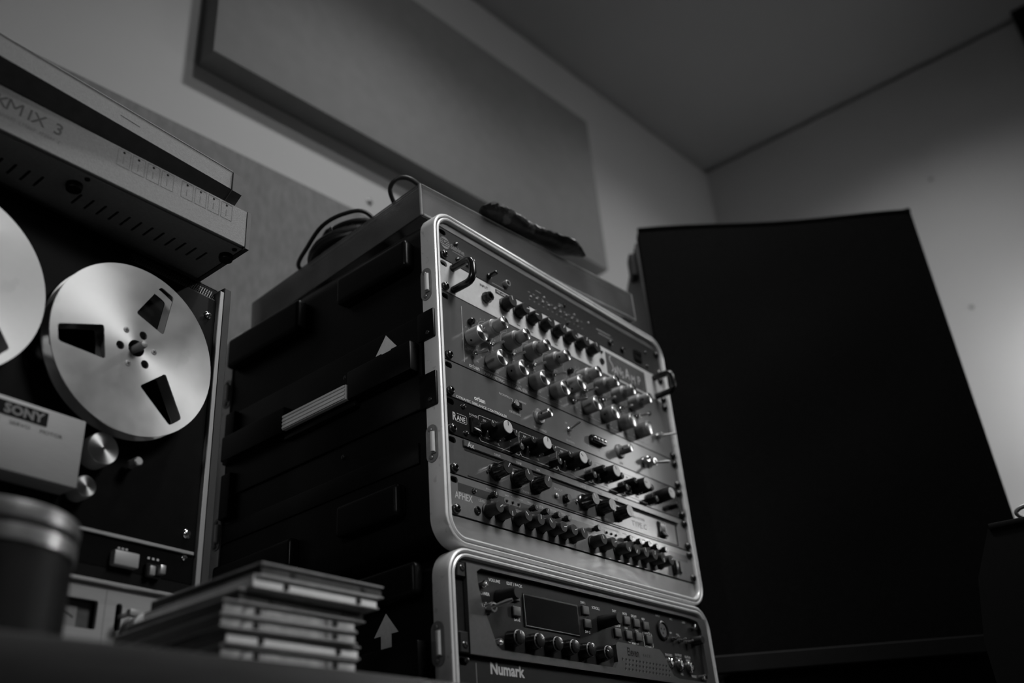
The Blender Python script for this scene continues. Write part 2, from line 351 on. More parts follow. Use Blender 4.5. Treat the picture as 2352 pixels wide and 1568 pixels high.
class Unit:
    def __init__(s, name, z0, nu, label, panel, cat='rack unit', y0=0.0, margin=0.8):
        s.z0 = z0; s.z1 = z0 + nu * U; s.root = thing(name, (0, 0, z0), label, cat, 'units bolted in the rack cases')
        s.txt = {}; s.y = y0
        loops = [[(0.6, margin), (482, margin), (482, nu * U - margin), (0.6, nu * U - margin)]]
        for xx in (7.9, 482.6 - 7.9):
            for zz in (6.35, nu * U - 6.35): loops.append(rrect(xx - 6.0, xx + 5.6, zz - 3.4, zz + 3.4, 3.3, 4))
        mb = sheet(loops, 3.0); mb.v = [(a, b + 1.5 + y0, c) for a, b, c in mb.v]
        s.panel = obj('panel', mb, panel, s.root, angle=0.4)
        obj('chassis', MB().box(24, 459, 3.2, 250, 1, nu * U - 1), 'hole', s.root)
        for xa in (1, 467): obj('mounting_rail', MB().box(xa, xa + 15, 4, 7, 0.5, nu * U - 0.5), 'hole', s.root)
    def add(s, name, mb, mt, loc=None, parent=None, rot=None):
        """mb in absolute rack coordinates unless loc is given"""
        if loc is None:
            if isinstance(mb, MB): mb.v = [(a, b + s.y, c - s.z0) for a, b, c in mb.v]
            return obj(name, mb, mt, parent or s.root, rot=rot)
        l = (loc[0], loc[1] + s.y, loc[2] - s.z0) if parent is None else loc
        return obj(name, mb, mt, parent or s.root, loc=l, rot=rot)
    def screws(s, skip=()):
        me = lib('screw', lambda: MB().lathe([(5.4, 0), (5.3, 1.8), (4.5, 3.4), (3.0, 4.4), (2.0, 4.6), (1.7, 3.0)], (0, 0, 0), 'y', 18), 'screw')
        for i, (xx, zz) in enumerate(((7.9, s.z0 + 6.35), (474.7, s.z0 + 6.35), (474.7, s.z1 - 6.35))):
            if i not in skip: s.add('rack_screw', me, None, loc=(xx + random.uniform(-.4, .4), -0.1, zz), rot=(0, random.uniform(0, 3), 0))
    def print(s, key='white'):
        if key not in s.txt: s.txt[key] = MB()
        return s.txt[key]
    def finish(s):
        for k, mb in s.txt.items():
            if mb.v: tag(s.add('printed_lettering', mb, k), kind='stuff')
    def knob(s, key, x, z, body, bm, cap=None, cm=None, ptr=None, rot=0.0):
        o = s.add('knob', lib(key, body, bm), None, loc=(x, 0, z), rot=(0, rot, 0))
        if cap: s.add('knob_cap', lib(key + '_cap', cap, cm), None, loc=(0, 0, 0), parent=o)
        if ptr: s.add('pointer', lib(key + '_ptr', ptr[0], ptr[1]), None, loc=(0, 0, 0), parent=o)
        return o
    def toggle(s, x, z, d=(0.1, -1, 0.35), L=15, r=1.9, big=1.0):
        def nut(): return MB().lathe([(3.4 * big, 0), (3.4 * big, 2.2), (2.6 * big, 2.6), (2.6 * big, 6 * big), (1.6 * big, 6 * big), (1.6 * big, 4)], (0, 0, 0), 'y', 12)
        o = s.add('toggle_switch', lib('tognut%.1f' % big, nut, 'chrome'), None, loc=(x, 0, z))
        v = Vector(d).normalized(); b = Vector((0, -4, 0))
        s.add('lever', MB().tube([b, b + v * L * 0.3, b + v * L * 0.8, b + v * L], r, 8, rs=[r * .55, r * .7, r, r * .7]), 'knobgrey2', loc=(0, 0, 0), parent=o)
        return o
def ribbed(prof, n=24, depth=0.5, seg=None):
    """lathe with fine fluting on the skirt"""
    mb = MB(); seg = n * 2; vs = []; fs = []
    for r, h, fl in prof:
        for k in range(seg):
            rr = r - (depth if (fl and k % 2) else 0); t = 2 * math.pi * k / seg; vs.append((rr * math.cos(t), -h, rr * math.sin(t)))
    for i in range(len(prof) - 1):
        for k in range(seg): fs.append((i * seg + k, i * seg + (k + 1) % seg, (i + 1) * seg + (k + 1) % seg, (i + 1) * seg + k))
    fs.append(tuple(range(seg))[::-1]); fs.append(tuple(range((len(prof) - 1) * seg, len(prof) * seg)))
    return mb.add(vs, fs)
# ---- 1: charcoal feedback unit -------------------------------------------------
u = Unit('rack_processor', 7 * U, 1, 'charcoal one-space rack unit with striped round logo, topmost in the upper case', 'p_sab'); u.screws()
z = 335.5
lg = u.add('logo_disc', MB().lathe([(8.2, 0), (8.2, 0.3)], (11, 0, z), 'y', 28), 'dim')
u.add('logo_stripes', MB().line([(4.5, z + 4), (17, z + 4)], 0.7, -0.5).line([(3.6, z + 1.6), (8, z + 1.6)], 0.7, -0.5).line([(13, z + 1.6), (18, z + 1.6)], .7, -0.5).line([(4, z - 1.2), (9, z - 1.2)], .7, -.5).line([(13, z - 1.2), (17.5, z - 1.2)], .7, -.5).line([(8, z + 2.5), (11, z - 2), (13.5, z + 2.5)], 1.0, -.5).line([(4.5, z - 4), (17, z - 4)], .7, -.5), 'dark', parent=lg and u.root)
u.print('dim').text('Sabine', 20.5, z - 3, 9.5, bold=0.15)
u.print('dim').line([(24, z - 6), (42, z - 6)], 0.8)
bk = lib('sab_screw', lambda: MB().lathe([(3.0, 0), (2.9, 1.5), (2.0, 2.8), (0.8, 3.2)], (0, 0, 0), 'y', 14), 'screw')
for xx, zz in ((30, 342), (31.5, 321), (444, 343), (443, 319), (245, 344), (247, 317)): u.add('panel_screw', bk, None, loc=(xx, 0, zz))
rg = lib('sab_ring', lambda: MB().lathe([(4.6, 0), (4.6, 4.5), (3.9, 5.4), (3.0, 5.4), (2.8, 3.0)], (0, 0, 0), 'y', 18), 'steel')
for xx, zz in ((51, 325), (120, 324)):
    r = u.add('indicator_ring', rg, None, loc=(xx, 0, zz)); u.add('lens', MB().lathe([(2.8, 0), (2.6, 3.2), (1.2, 3.8)], (0, 0, 0), 'y', 12), 'black', loc=(0, 0, 0), parent=r)
b = u.add('push_button', MB().lathe([(3.6, 0), (3.6, 3), (2.7, 3.4), (2.7, 13), (2.1, 13.8)], (88, 0, 322), 'y', 16), 'black'); u.add('button_tip', MB().lathe([(1.9, 13.8), (1.4, 14.4)], (88, 0, 322), 'y', 12), 'chrome', parent=u.root)
ld = lib('sab_led', lambda: MB().lathe([(1.5, 0), (1.5, 1.2), (0.9, 2.0)], (0, 0, 0), 'y', 10), 'cap')
for k in range(9): u.add('indicator_lamp', ld, None, loc=(170 + k * 12.6, 0, 329 - 2.2 * (k < 1)))
for k in range(4): u.add('indicator_lamp', ld, None, loc=(199 + k * 33, 0, 337.5))
for k in range(13):
    u.print('dim').line([(166 + k * 9.5, 333.4), (170 + k * 9.5, 333.4)], 0.9); u.print('dim').line([(167 + k * 9.5, 322.5), (169.5 + k * 9.5, 322.5)], 0.9)
u.print('dim').line([(182, 342), (194, 342)], 1).line([(232, 342), (246, 342)], 1).line([(94, 315.5), (116, 315.5)], 0.9)
u.print('dim').line([(318, 336), (352, 337)], 1.6).line([(322, 331), (356, 331.5)], 1.4)
for xx in (347, 378): u.add('push_button', MB().lathe([(4.2, 0), (4.0, 4), (3, 4.6)], (xx, 0, 323), 'y', 16), 'black')
u.add('rocker_switch', MB().box(410, 428, -3, 0, 318, 336, 1).box(412, 426, -5, -2, 327, 335, 1), 'black')
u.finish()
# ---- 2: pale preamp with black handles -----------------------------------------
u = Unit('rack_preamp', 6 * U, 1, 'pale rack preamp with black grab handles and eight black knobs', 'p_sans'); u.screws()
def handle():
    pts = []
    for k in range(7): a = math.radians(15 * k); pts.append((0, -22 - 9 * math.sin(a), 15 - 9 * (1 - math.cos(a)) ))
    top = [(0, 2, 15), (0, -8, 15), (0, -16, 15)] + [(0, -22 - 9 * math.sin(math.radians(q)), 6 + 9 * math.cos(math.radians(q))) for q in (0, 22, 45, 67, 90)]
    full = top + [(0, -31, 0)] + [(x, y, -zz) for x, y, zz in top[::-1]]
    return MB().tube(full, 4.6, 12)
hm = lib('rack_handle', handle, 'black')
for xx in (22, 457): u.add('grab_handle', hm, None, loc=(xx, 0, 289))
j = u.add('input_jack', MB().lathe([(7.4, 0), (7.4, 4.5), (6.2, 6.5), (6.0, 9), (3.6, 9), (3.3, 2)], (79, 0, 286.5), 'y', 8), 'black', rot=None)
kb = lambda: ribbed([(9.6, 0.6, 0), (9.6, 2, 0), (8.4, 2.6, 1), (7.8, 13.5, 1), (7.0, 14.6, 0)], 18, 0.35)
for k in range(8):
    xx = 114.5 + 25.4 * k; an = random.uniform(-2.2, 2.2)
    u.knob('sans_knob', xx, 291.5, kb, 'blackmat', ptr=(lambda: MB().line([(0, 1), (0, 6.6)], 0.9, -14.75), 'white'), rot=an)
    for q in range(5): a = math.radians(210 - 60 * q); u.print('dark').line([(xx + 10.6 * math.cos(a) - .5, 291 + 10.6 * math.sin(a)), (xx + 10.6 * math.cos(a) + .5, 291 + 10.6 * math.sin(a))], 1.0)
    u.print('dark').line([(xx + 3, 303.4), (xx + 11, 303.4)], 1.2)
    u.print('dark').line([(xx - 9, 306.2), (xx - 9, 307.6), (xx - 2, 307.6)], 0.6)
    u.print('dark').line([(xx - 3, 272.5), (xx + 3, 272.5)], 0.9)
u.print('dark').text('INPUT', 70, 301, 5.2, bold=0.1)
u.add('label_plate', MB().box(99, 128, -0.35, 0, 303, 309, 0.2), 'dark'); u.print('grey').text('PRE-AMP', 101, 304.3, 4.4, y=-0.5, bold=0.08)
u.add('indicator_lamp', MB().lathe([(2.4, 0), (2.2, 2), (1, 3)], (322, 0, 300), 'y', 12), 'black'); u.add('output_jack', MB().lathe([(5, 0), (5, 1.5), (3.6, 2), (3.4, .5)], (320.5, 0, 285), 'y', 14), 'blackmat')
u.add('logo_plate', MB().box(332, 431, -0.8, 0, 271, 304.5, 0.4), 'plate')
lp = u.print('grey')
lp.line([(344, 301), (340.5, 299), (340, 293), (346, 288), (347, 282), (343, 277)], 1.7, -1.0)
for i, (ch, xx, h) in enumerate((('a', 348, 17), ('n', 356, 18), ('s', 367, 15), ('A', 376, 24), ('M', 391, 18), ('P', 408, 20))): lp.text(ch.upper(), xx, 275 + (i % 2) * 2.5, h, y=-1.0, bold=0.15, sx=0.75)
u.add('scratch_band', MB().line([(338, 273), (425, 273)], .5, -1.0), 'dim'); u.finish()
# ---- 3: parametric equalizer ----------------------------------------------------
u = Unit('parametric_equalizer', 4 * U, 2, 'two-space slate grey parametric equalizer with rows of bright-capped knobs', 'p_orb'); u.screws()
def eq_big(L): return lambda: MB().lathe([(10.4, 0.8), (10.4, L - 1.4), (10.0, L - 0.4), (9.4, L)], (0, 0, 0), 'y', 28)
def eq_cap(r, L): return lambda: MB().lathe([(r, L - 0.2), (r, L + 0.25), (r - 0.5, L + 0.5)], (0, 0, 0), 'y', 28)
def eq_dual(): return MB().lathe([(10.4, 0.8), (10.4, 15.2), (9.6, 16), (9.2, 17), (8.9, 17.6), (7.7, 17.6), (7.7, 29.6), (7.2, 30.4)], (0, 0, 0), 'y', 28)
def setscrew(u, k, h, r, a):
    u.add('set_screw', lib('setscrew%.1f' % r, lambda: MB().lathe([(1.4, -0.3), (1.4, 0.15)], (0, 0, 0), 'z', 10), 'hole'), None, loc=(r * math.sin(a), -h, r * math.cos(a)), parent=k, rot=(0, a, 0))
M['eqink'] = mat('eq_scale_print', 0.36, 0.7, spec=0.1)
half = ((0, 47, (74.5, 115, 154.5, 195), (80, 119, 159, 200)), (1, 237.5, (262, 303, 343, 383.5), (268, 309.5, 350, 391)))
for h, xin, tops, lows in half:
    k = u.knob('eq_big', xin, 219, eq_big(19), 'knobgrey', eq_cap(9.3, 19), 'spun'); setscrew(u, k, 7, 10.3, -2.4)
    pr = u.print('eqink')
    for i in range(11):
        a = math.radians(230 - 28 * i); pr.text(str(i), xin + 14.5 * math.cos(a) - 1, 219 + 14.5 * math.sin(a) - 1, 3.2)
    pr.text('INPUT', xin - 6.5, 203.2, 3.6)
    for i, xx in enumerate(tops):
        k = u.knob('eq_dual', xx, 238.5, eq_dual, 'knobgrey', eq_cap(7.1, 30.4), 'spun'); setscrew(u, k, 23, 7.6, 0.5 - i * .8); setscrew(u, k, 8, 10.3, 2.6 - i)
        pr.arc(xx, 238.5, 13.5, 20, 340, 0.35)
        for i2 in range(9): a = math.radians(200 - 27.5 * i2); pr.text(('.8', '1', '2', '3', '5', '7', '9', '12', '16')[i2], xx + 16.3 * math.cos(a) - 1.2, 238.5 + 16.3 * math.sin(a) - 1, 3.0)
    for i, xx in enumerate(lows):
        k = u.knob('eq_big', xx, 199, eq_big(19), 'knobgrey', eq_cap(9.3, 19), 'spun', rot=i * 1.1 + 0.4); setscrew(u, k, 7, 10.3, 1.9 + i)
        for i2 in range(7): a = math.radians(215 - 42 * i2); pr.text(('50', '80', '110', '200', '350', '500', '1K')[i2], xx + 15.5 * math.cos(a) - 2, 199 + 15 * math.sin(a) - 1, 3.0)
        if i < 4: u.toggle(xx + 2 - (1 if i else 1), 221.5, (0.35, -1, 0.05), 15); pr.text('OUT', xx - 11, 223, 3.0); pr.text('IN', xx + 4, 216.5, 3.0)
    u.toggle(xin + 2.5, 198.5, (0.35, -1, 0.0), 16); pr.text('OUT', xin - 11, 201, 3.4); pr.text('IN', xin + 8, 191.5, 3.4)
    u.add('overload_lamp', MB().lathe([(4.2, 0), (4.2, 5), (3.4, 5.6), (2.4, 7)], (xin + 0.5, 0, 241), 'y', 12), 'black'); pr.text('Over', xin - 3, 233.2, 3.6); pr.text('Load', xin - 3, 229.9, 3.6)
    pr.text('TUNING, Hz', xin + 70, 184.4, 3.2); pr.line([(xin + 14, 186.4), (xin + 67, 186.4)], 0.35).line([(xin + 90, 184.6), (xin + 175, 184.6)], 0.35)
pr = u.print('grey')
pr.line([(34.2, 184), (34.2, 257.5)], 0.6); u.print('dim').line([(225.6, 189), (225.6, 252)], 0.5)
pr.text('orban', 41.5, 181.2, 7.6, bold=0.22)
u.print('grey').text('PARAMETRIC', 67, 180.0, 5.0, bold=0.03, sx=1.22); u.print('grey').text('EQUALIZER', 117, 180.0, 5.0, bold=0.03, sx=1.12)
u.toggle(441, 206, (0.9, -1, 0.1), 24, 1.6, 1.5)
u.add('indicator_lamp', MB().lathe([(3, 0), (3, 2), (2, 3)], (428, 0, 238), 'y', 12), 'black')
u.finish()
# ---- 4: sibilance controller ------------------------------------------------------
u = Unit('sibilance_controller', 3 * U, 1, 'plain slate grey one-space unit with a row of toggles and two small bright knobs', 'p_orb'); u.screws()
pr = u.print('white')
pr.text('orban', 47, 141.6, 7.8, bold=0.22); pr.text('DYNAMIC SIBILANCE CONTROLLER', 17.5, 134.9, 4.6, bold=0.03, sx=1.14)
pr = u.print('grey')
pr.text('NORMAL', 91, 162.2, 3.9, sx=1.25).line([(111, 163.6), (115, 163.6), (115, 159)], 0.5).text('HEAVY', 127.5, 163.2, 3.6, sx=1.2).line([(125.6, 164.4), (121.5, 164.4), (121.5, 161)], 0.5)
pr.text('DE-ESSING', 108, 144.6, 3.8, sx=1.15).text('THRESHOLD', 151.5, 137.0, 3.8, sx=1.15)
pr.text('IN', 217, 161.5, 3.4).text('OUT', 219, 143.5, 3.4).text('DE-ESSING', 215, 137.5, 3.6).text('GAIN REDUCTION', 262, 143, 3.2).text('GAIN', 331, 137, 3.4)
b = u.add('push_button', MB().lathe([(5, 0), (5, 3.5), (4.2, 4)], (118, 0, 156), 'y', 6).box(120, 127, -5, 0, 151, 160, 0.8), 'black'); u.add('button_face', MB().lathe([(3.4, 4), (3, 5.2)], (118, 0, 156.5), 'y', 14), 'knobgrey', parent=u.root)
for xx in (163, 334.5):
    d = u.add('dial_skirt', lib('dial_skirt', lambda: MB().lathe([(10.2, 0), (10, 1.6), (8.6, 3), (5, 3.6)], (0, 0, 0), 'y', 24), 'aluflat'), None, loc=(xx, 0, 154.5))
    k = u.knob('thr_knob', xx, 154.5, lambda: MB().lathe([(5.8, 3.4), (5.8, 17.4), (5.3, 18.2)], (0, 0, 0), 'y', 22), 'knobgrey2', eq_cap(5.2, 18.2), 'spun'); setscrew(u, k, 9, 5.7, -1.6)
u.toggle(222.5, 154.5, (0.25, -1, 0.5), 15)
lb = u.add('meter_block', MB().box(265, 297, -7, 0, 149.5, 159.5, 3, 3), 'black')
for k in range(4): u.add('indicator_lamp', lib('mlamp', lambda: MB().lathe([(2.2, 0), (2, 1.2), (1, 2)], (0, 0, 0), 'y', 12), 'chrome'), None, loc=(270 + k * 7.2, -6.6, 154.5))
u.toggle(405, 155, (0.45, -1, -0.1), 26, 2.3, 1.9); u.toggle(391, 156, (0.1, -1, 0.2), 9, 2.0, 1.5)
u.finish()
# ---- 5: black five band equalizer ----------------------------------------------------
u = Unit('band_equalizer', 2 * U, 1, 'black one-space equalizer with outlined bands and pale-capped round knobs', 'p_rane'); u.screws()
z = 111.2; pr = u.print('grey')
pr.text('R', 9.6, z - 4.4, 13, bold=0.3, sx=0.78); pr.text('ANE', 16.6, z - 3.2, 8.2, bold=0.2, sx=0.84)
pr.line([(17, z + 4.6), (31, z + 4.6), (32.4, z + 3.4), (32.4, z - 3.6), (31, z - 4.8), (16, z - 4.8)], 0.5)
pr.text('POWER', 37, z + 8.3, 3.9, sx=1.0).line([(37.5, z + 6.9), (50, z + 6.9)], 0.35)
sw = u.add('power_switch', MB().box(37, 53, -2.5, 0, z - 13, z + 6, 0.8), 'black'); u.add('rocker', MB().prism([(-6.5, z - 11.5), (-1.8, z - 6), (-3.6, z + 5), (0, z + 5), (0, z - 11.5)], 39.5, 50.5, 'yz'), 'black', parent=u.root)
u.add('rocker_mark', MB().prism([(-5.9, z - 9.8), (-2.3, z - 5.6), (-2.7, z - 5.6), (-6.3, z - 9.8)], 41, 49, 'yz'), 'cap', parent=u.root)
rbig = lambda: ribbed([(9.2, 0.8, 0), (9.2, 4, 1), (8.4, 19, 1), (7.9, 20, 0)], 20, 0.5)
rsm = lambda: ribbed([(4.8, 0.6, 0), (4.6, 12.5, 1), (4.0, 13.5, 0)], 12, 0.35)
smp = (lambda: MB().line([(0, 0.5), (0, 3.6)], 0.8, -13.65), 'white')
for k in range(6):
    x0 = 51.2 + 70.4 * k; xk = 78 + 70.4 * k
    if k == 5: xk = 420
    ko = u.knob('rane_big', xk, 110.3, rbig, 'blackmat', lambda: MB().lathe([(7.6, 19.6), (7.6, 20.3), (7.1, 20.7)], (0, 0, 0), 'y', 24), 'cap', (lambda: MB().line([(0, 1.5), (0, 7)], 0.9, -20.85), 'dark'), rot=(0.0, 0.1, -1.0, -0.6, -1.5, -1.2)[k])
    if k < 5:
        u.knob('rane_small', x0 + 10, 112, rsm, 'blackmat', ptr=smp, rot=random.uniform(-1, 1)); u.knob('rane_small', x0 + 49.5, 111.5, rsm, 'blackmat', ptr=smp, rot=random.uniform(-1, 1))
        u.knob('rane_small', x0 + 57.5, 97.5, rsm, 'blackmat', ptr=smp, rot=random.uniform(-1, 1))
        pr.line([(x0 + 24, 124.2), (x0 + 2.4, 124.2), (x0 + 0.6, 122.4), (x0 + 0.6, 117)], 0.45); pr.line([(x0 + 0.6, 97), (x0 + 2.4, 93.6), (x0 + 68, 93.6), (x0 + 70, 95.2), (x0 + 70, 121.4), (x0 + 67.6, 124.2), (x0 + 52, 124.2)], 0.45)
        gp = u.print('grey'); gp.text('BW', x0 + 8, 119, 3.6).text(('20Hz-500Hz', '40Hz-1kHz', '100-2.5kHz', '400-10kHz', '800-20kHz')[k], x0 + 25, 123.0, 3.2).text('LEVEL', x0 + 25, 96.2, 3.6)
        dp = u.print('dim'); dp.text('PULL SHELF' if k in (0, 4) else '', x0 + 3.5, 98.6, 3.0).text('BYPASS', x0 + 56, 89.9 + 4.6, 2.8)
        for q in range(9):
            a = math.radians(220 - 32.5 * q); dp.line([(x0 + 10 + 6.6 * math.cos(a) - .4, 112 + 6.6 * math.sin(a)), (x0 + 10 + 6.6 * math.cos(a) + .4, 112 + 6.6 * math.sin(a))], .8); gp.line([(x0 + 49.5 + 6.6 * math.cos(a) - .4, 111.5 + 6.6 * math.sin(a)), (x0 + 49.5 + 6.6 * math.cos(a) + .4, 111.5 + 6.6 * math.sin(a))], .8); gp.line([(xk + 12 * math.cos(a) - .5, 110.3 + 11.5 * math.sin(a)), (xk + 12 * math.cos(a) + .5, 110.3 + 11.5 * math.sin(a))], .8)
for xx, zz in ((28, 127), (30, 96)): u.add('panel_screw', bk, None, loc=(xx, 0, zz))
u.add('push_button', MB().lathe([(4, 0), (4, 12), (3.4, 13)], (446, 0, 101), 'y', 16), 'blackmat')
u.finish()
# ---- 6: exciter with raised frame ------------------------------------------------------
u = Unit('exciter_unit', U, 1, 'grey-brown one-space unit with black border lines and a white type mark', 'p_ax'); u.screws()
for (x0, x1, a, b) in ((26, 456, 75.2, 78.6), (29, 452, 46.6, 47.8), (449.5, 452, 47.8, 75.2)): u.add('border_line', MB().box(x0, x1, -0.3, 0, a, b, 0.1), 'dark')
u.add('top_band', MB().box(24, 458, -2.2, 0, 79.0, 87.5, 0.8), 'p_ax')
pr = u.print('grey'); pr.text('Ax', 29, 79.4, 9, y=-2.4, bold=0.15)
for nm, xx in (('DRIVE', 73), ('TUNE', 110), ('MIX', 147), ('DRIVE', 232), ('TUNE', 268), ('MIX', 306)): pr.text(nm, xx - 1, 80.8, 4.0, y=-2.4)
pr.text('IN/OUT', 180, 66, 4.6); u.print('dim').text('CHANNEL 1', 118, 49.4, 4.2).text('CHANNEL 2', 268, 49.4, 4.2).text('AURAL EXCITER', 339, 65.6, 4.6)
pr.text('TYPE C', 340, 54.5, 10.5, bold=0.12, sx=1.05)
axk = lambda: ribbed([(10.2, 0.5, 0), (10.2, 2, 0), (9.0, 3, 1), (8.2, 18, 1), (7.2, 19.4, 0)], 16, 0.7)
for i, xx in enumerate((74, 110, 144, 236, 271, 309)): u.knob('ax_knob', xx, 62.3, axk, 'black', ptr=(lambda: MB().line([(0, 0.5), (0, 6.5)], 0.8, -19.55), 'white'), rot=(0.6, -0.4, 0.4, -0.5, 3.0, 2.6)[i])
for xx in (61.5, 222): u.add('indicator_lamp', MB().lathe([(2, 0), (1.9, 2), (1, 3)], (xx, 0, 60.5), 'y', 12), 'chrome')
u.add('indicator_lamp', MB().lathe([(3, 0), (3, 2.4), (1.8, 3.2)], (182, 0, 59), 'y', 14), 'steel'); u.add('push_button', MB().lathe([(5.2, 0), (5.2, 4), (4.4, 5), (4.2, 7)], (199.5, 0, 59), 'y', 12), 'black')
sw = u.add('power_switch', MB().box(404, 421, -2.5, 0, 51, 73, 0.8), 'black'); u.add('rocker', MB().prism([(-6, 53), (-2.5, 60), (-3.8, 71), (0, 71), (0, 53)], 406.5, 418.5, 'yz'), 'black', parent=u.root)
u.add('rocker_face', MB().prism([(-5.9, 53.6), (-3.1, 59), (-3.5, 59), (-6.4, 53.6)], 408, 417, 'yz'), 'aluflat', parent=u.root)
u.finish()
# ---- 7: two-tone compressor -----------------------------------------------------------
u = Unit('rack_compressor', 0, 1, 'two-tone grey one-space unit crowded with small black knobs, lowest in the upper case', 'p_aph'); u.screws()
u.add('band', MB().box(13, 469, -0.25, 0, 27.2, 36.2, 0.1), 'p_band')
pr = u.print('grey'); pr.text('APHEX', 6.8 + 1, 18.6, 10.4, bold=0.12, sx=0.82)
apk = lambda: MB().lathe([(8.4, 0.5), (8.4, 1.6), (7.0, 2.2), (6.6, 17), (6.0, 18)], (0, 0, 0), 'y', 22)
kx = (57, 77, 104.5, 126, 146, 167, 187, 206, 245, 266, 297, 316, 336, 356, 376, 395)
for i, xx in enumerate(kx): u.knob('aphex_knob', xx, 14.2, apk, 'blackmat', ptr=(lambda: MB().line([(0, 0.6), (0, 5.6)], 0.75, -18.15), 'white'), rot=(1.0, 3.1, -0.8, 0.0, -0.7, 1.4, 1.2, -0.4, -0.5, 1.2, 2.8, -2.6, -0.3, 0.2, 3, 1)[i])
ab = lambda: MB().lathe([(2.4, 0), (2.4, 4), (4.0, 4.4), (4.0, 9.5), (3.4, 10.2)], (0, 0, 0), 'y', 10)
for xx in (62, 130, 151, 171.5, 190.5, 250, 318, 340, 360, 379, 400):
    b = u.add('push_button', lib('aphex_btn', ab, 'black'), None, loc=(xx, 0, 31.2)); u.add('button_mark', lib('aphex_bm', lambda: MB().line([(0.4, -0.8), (0.4, 2.4)], 0.6, -10.35), 'white'), None, loc=(0, 0, 0), parent=b)
for x0 in (87, 275):
    w = u.add('lamp_window', MB().prism([(a, b) for a, b in rrect(x0 - 1, x0 + 27, 29.4, 36, 3, 5)], -0.5, 0), 'p_aph')
    for k in range(3): u.add('indicator_lamp', lib('aph_led', lambda: MB().lathe([(1.7, 0), (1.5, 1.4), (.6, 1.8)], (0, 0, 0), 'y', 10), 'black'), None, loc=(x0 + 3 + 10 * k, -0.4, 32.8))
for (nm, xx) in (('POWER', 57), ('GATE', 88), ('MODE', 98), ('ATTACK', 107), ('IN/OUT', 127), ('LEVEL', 148), ('RELEASE', 168), ('LINK', 189)): u.print('grey').text(nm, xx, 38.2, 3.0); u.print('grey').text(nm, xx + 188, 38.2, 3.0)
u.print('grey').text('LEVEL', 44, 22.2, 4.0).text('THRESHOLD', 96, 22.2, 3.4).text('LEVEL', 232, 22.2, 4.0).text('THRESHOLD', 284, 22.2, 3.4)
for i, xx in enumerate(kx): u.print('dim').text(('10', '20', '0', '5', '12', '3', '8', '4')[i % 8], xx - 9, 4.4, 2.8).text(('40', '+12', '18', '10', '30', '9', '16', '8')[i % 8], xx + 4, 3.0, 2.8)
u.add('input_jack', MB().lathe([(4.6, 0), (4.6, 1.4), (3.2, 1.8), (3, .4)], (41, 0, 11.5), 'y', 14), 'black')
u.add('panel_screw', bk, None, loc=(37, 0, 32))
u.add('power_switch', MB().box(424, 436, -7, 0, 5, 22, 1.2, 2), 'black'); u.add('indicator_lamp', MB().lathe([(2.2, 0), (2, 2), (1, 3)], (444, 0, 9), 'y', 10), 'black')
u.finish()
# ---- 8: guitar processor with screen (lower case) -------------------------------------------
EZ = -137.0
u = Unit('guitar_processor', EZ, 2, 'dark guitar processor with a screen, square keys and vented metal fascia in the lower case', 'p_num')
for xx, zz in ((9, EZ + 82), (8, EZ + 8), (474, EZ + 82), (474, EZ + 8)): u.add('rack_screw', lib('screw', lambda: MB(), 'screw'), None, loc=(xx, -0.1, zz))
# metal fascia: a frame that sweeps round the black control area
inner = [(29, -55.5), (36, -51.5), (440, -51.5), (459, -54), (466, -64), (466, -118), (458, -130.5), (392, -130.5), (380, -128), (361, -103), (355, -99.5), (266, -99.5), (262, -103), (262, -122), (256, -129), (60, -129), (53, -125), (47, -112), (34, -84), (30, -68)]
outer = [(14, -49), (482, -49), (482, -136.6), (14, -136.6)]
fm = sheet([outer, inner], 5.0); fm.v = [(a, b - 2.5, c) for a, b, c in fm.v]; u.add('fascia', fm, 'p_elev')
for q0, q1 in ((-64, -49), (-136.4, -116)): u.add('bezel_lug', MB().box(1, 14, -4, 0, q0, q1, 1.2), 'p_num')
ho = MB()
for r in range(3):
    for k in range(14): ho.lathe([(1.5, 5.0), (1.5, 5.15)], (272 + k * 7.2 + (r % 2) * 3.6 + r * 2, 0, -118 - r * 5.2), 'y', 8)
tag(u.add('vent_holes', ho, 'hole'), kind='stuff')
hb = MB()
for r in range(3):
    for k in range(14): hb.lathe([(0.7, 5.0), (0.7, 5.3)], (272.8 + k * 7.2 + (r % 2) * 3.6 + r * 2, 0, -119.2 - r * 5.2), 'y', 6)
tag(u.add('vent_hole_edges', hb, 'aluflat'), kind='stuff')
tx = u.print('dark'); tx.text('Eleven', 283, -113, 13, y=-5.15, bold=0.3, sx=0.72); tx.text('R A C K', 316, -111.5, 4.5, y=-5.15)
sc = u.add('screen_bezel', MB().box(103.5, 200.5, -1.2, 0, -100.5, -65, 0.8), 'black'); u.add('screen', MB().box(106, 198, -1.5, -1.1, -98, -67.5), 'screen' if 'screen' in M else M.setdefault('screen', mat('dark_glass_screen', 0.006, 0.1, noise=0.3, nscale=30, spec=0.1)), parent=u.root)
u.add('screen_edge', MB().line([(105, -67), (105.6, -99), (198, -99.6)], 0.5, -1.6), 'aluflat', parent=u.root)
st = lib('standoff', lambda: MB().lathe([(3.6, 0), (3.6, 6), (3.0, 7), (1.8, 7), (1.6, 4)], (0, 0, 0), 'y', 16), 'chrome')
for xx, zz in ((41, -66), (58, -121), (452, -62), (456, -124)): u.add('standoff_screw', st, None, loc=(xx, 0, zz))
tp = u.toggle(44, -90, (0.55, -1, 0.25), 26, 2.6, 2.0)
def velv(): return ribbed([(7.8, 0.5, 0), (7.6, 3, 1), (6.6, 24, 1), (6.0, 26, 0)], 16, 0.4)
u.knob('vol_knob', 66, -75.5, velv, 'blackmat'); u.knob('vol_knob', 244, -79.5, velv, 'blackmat')
key = lambda: MB().box(-6.2, 6.2, -3.2, 0, -5.2, 5.2, 1.6, 3)
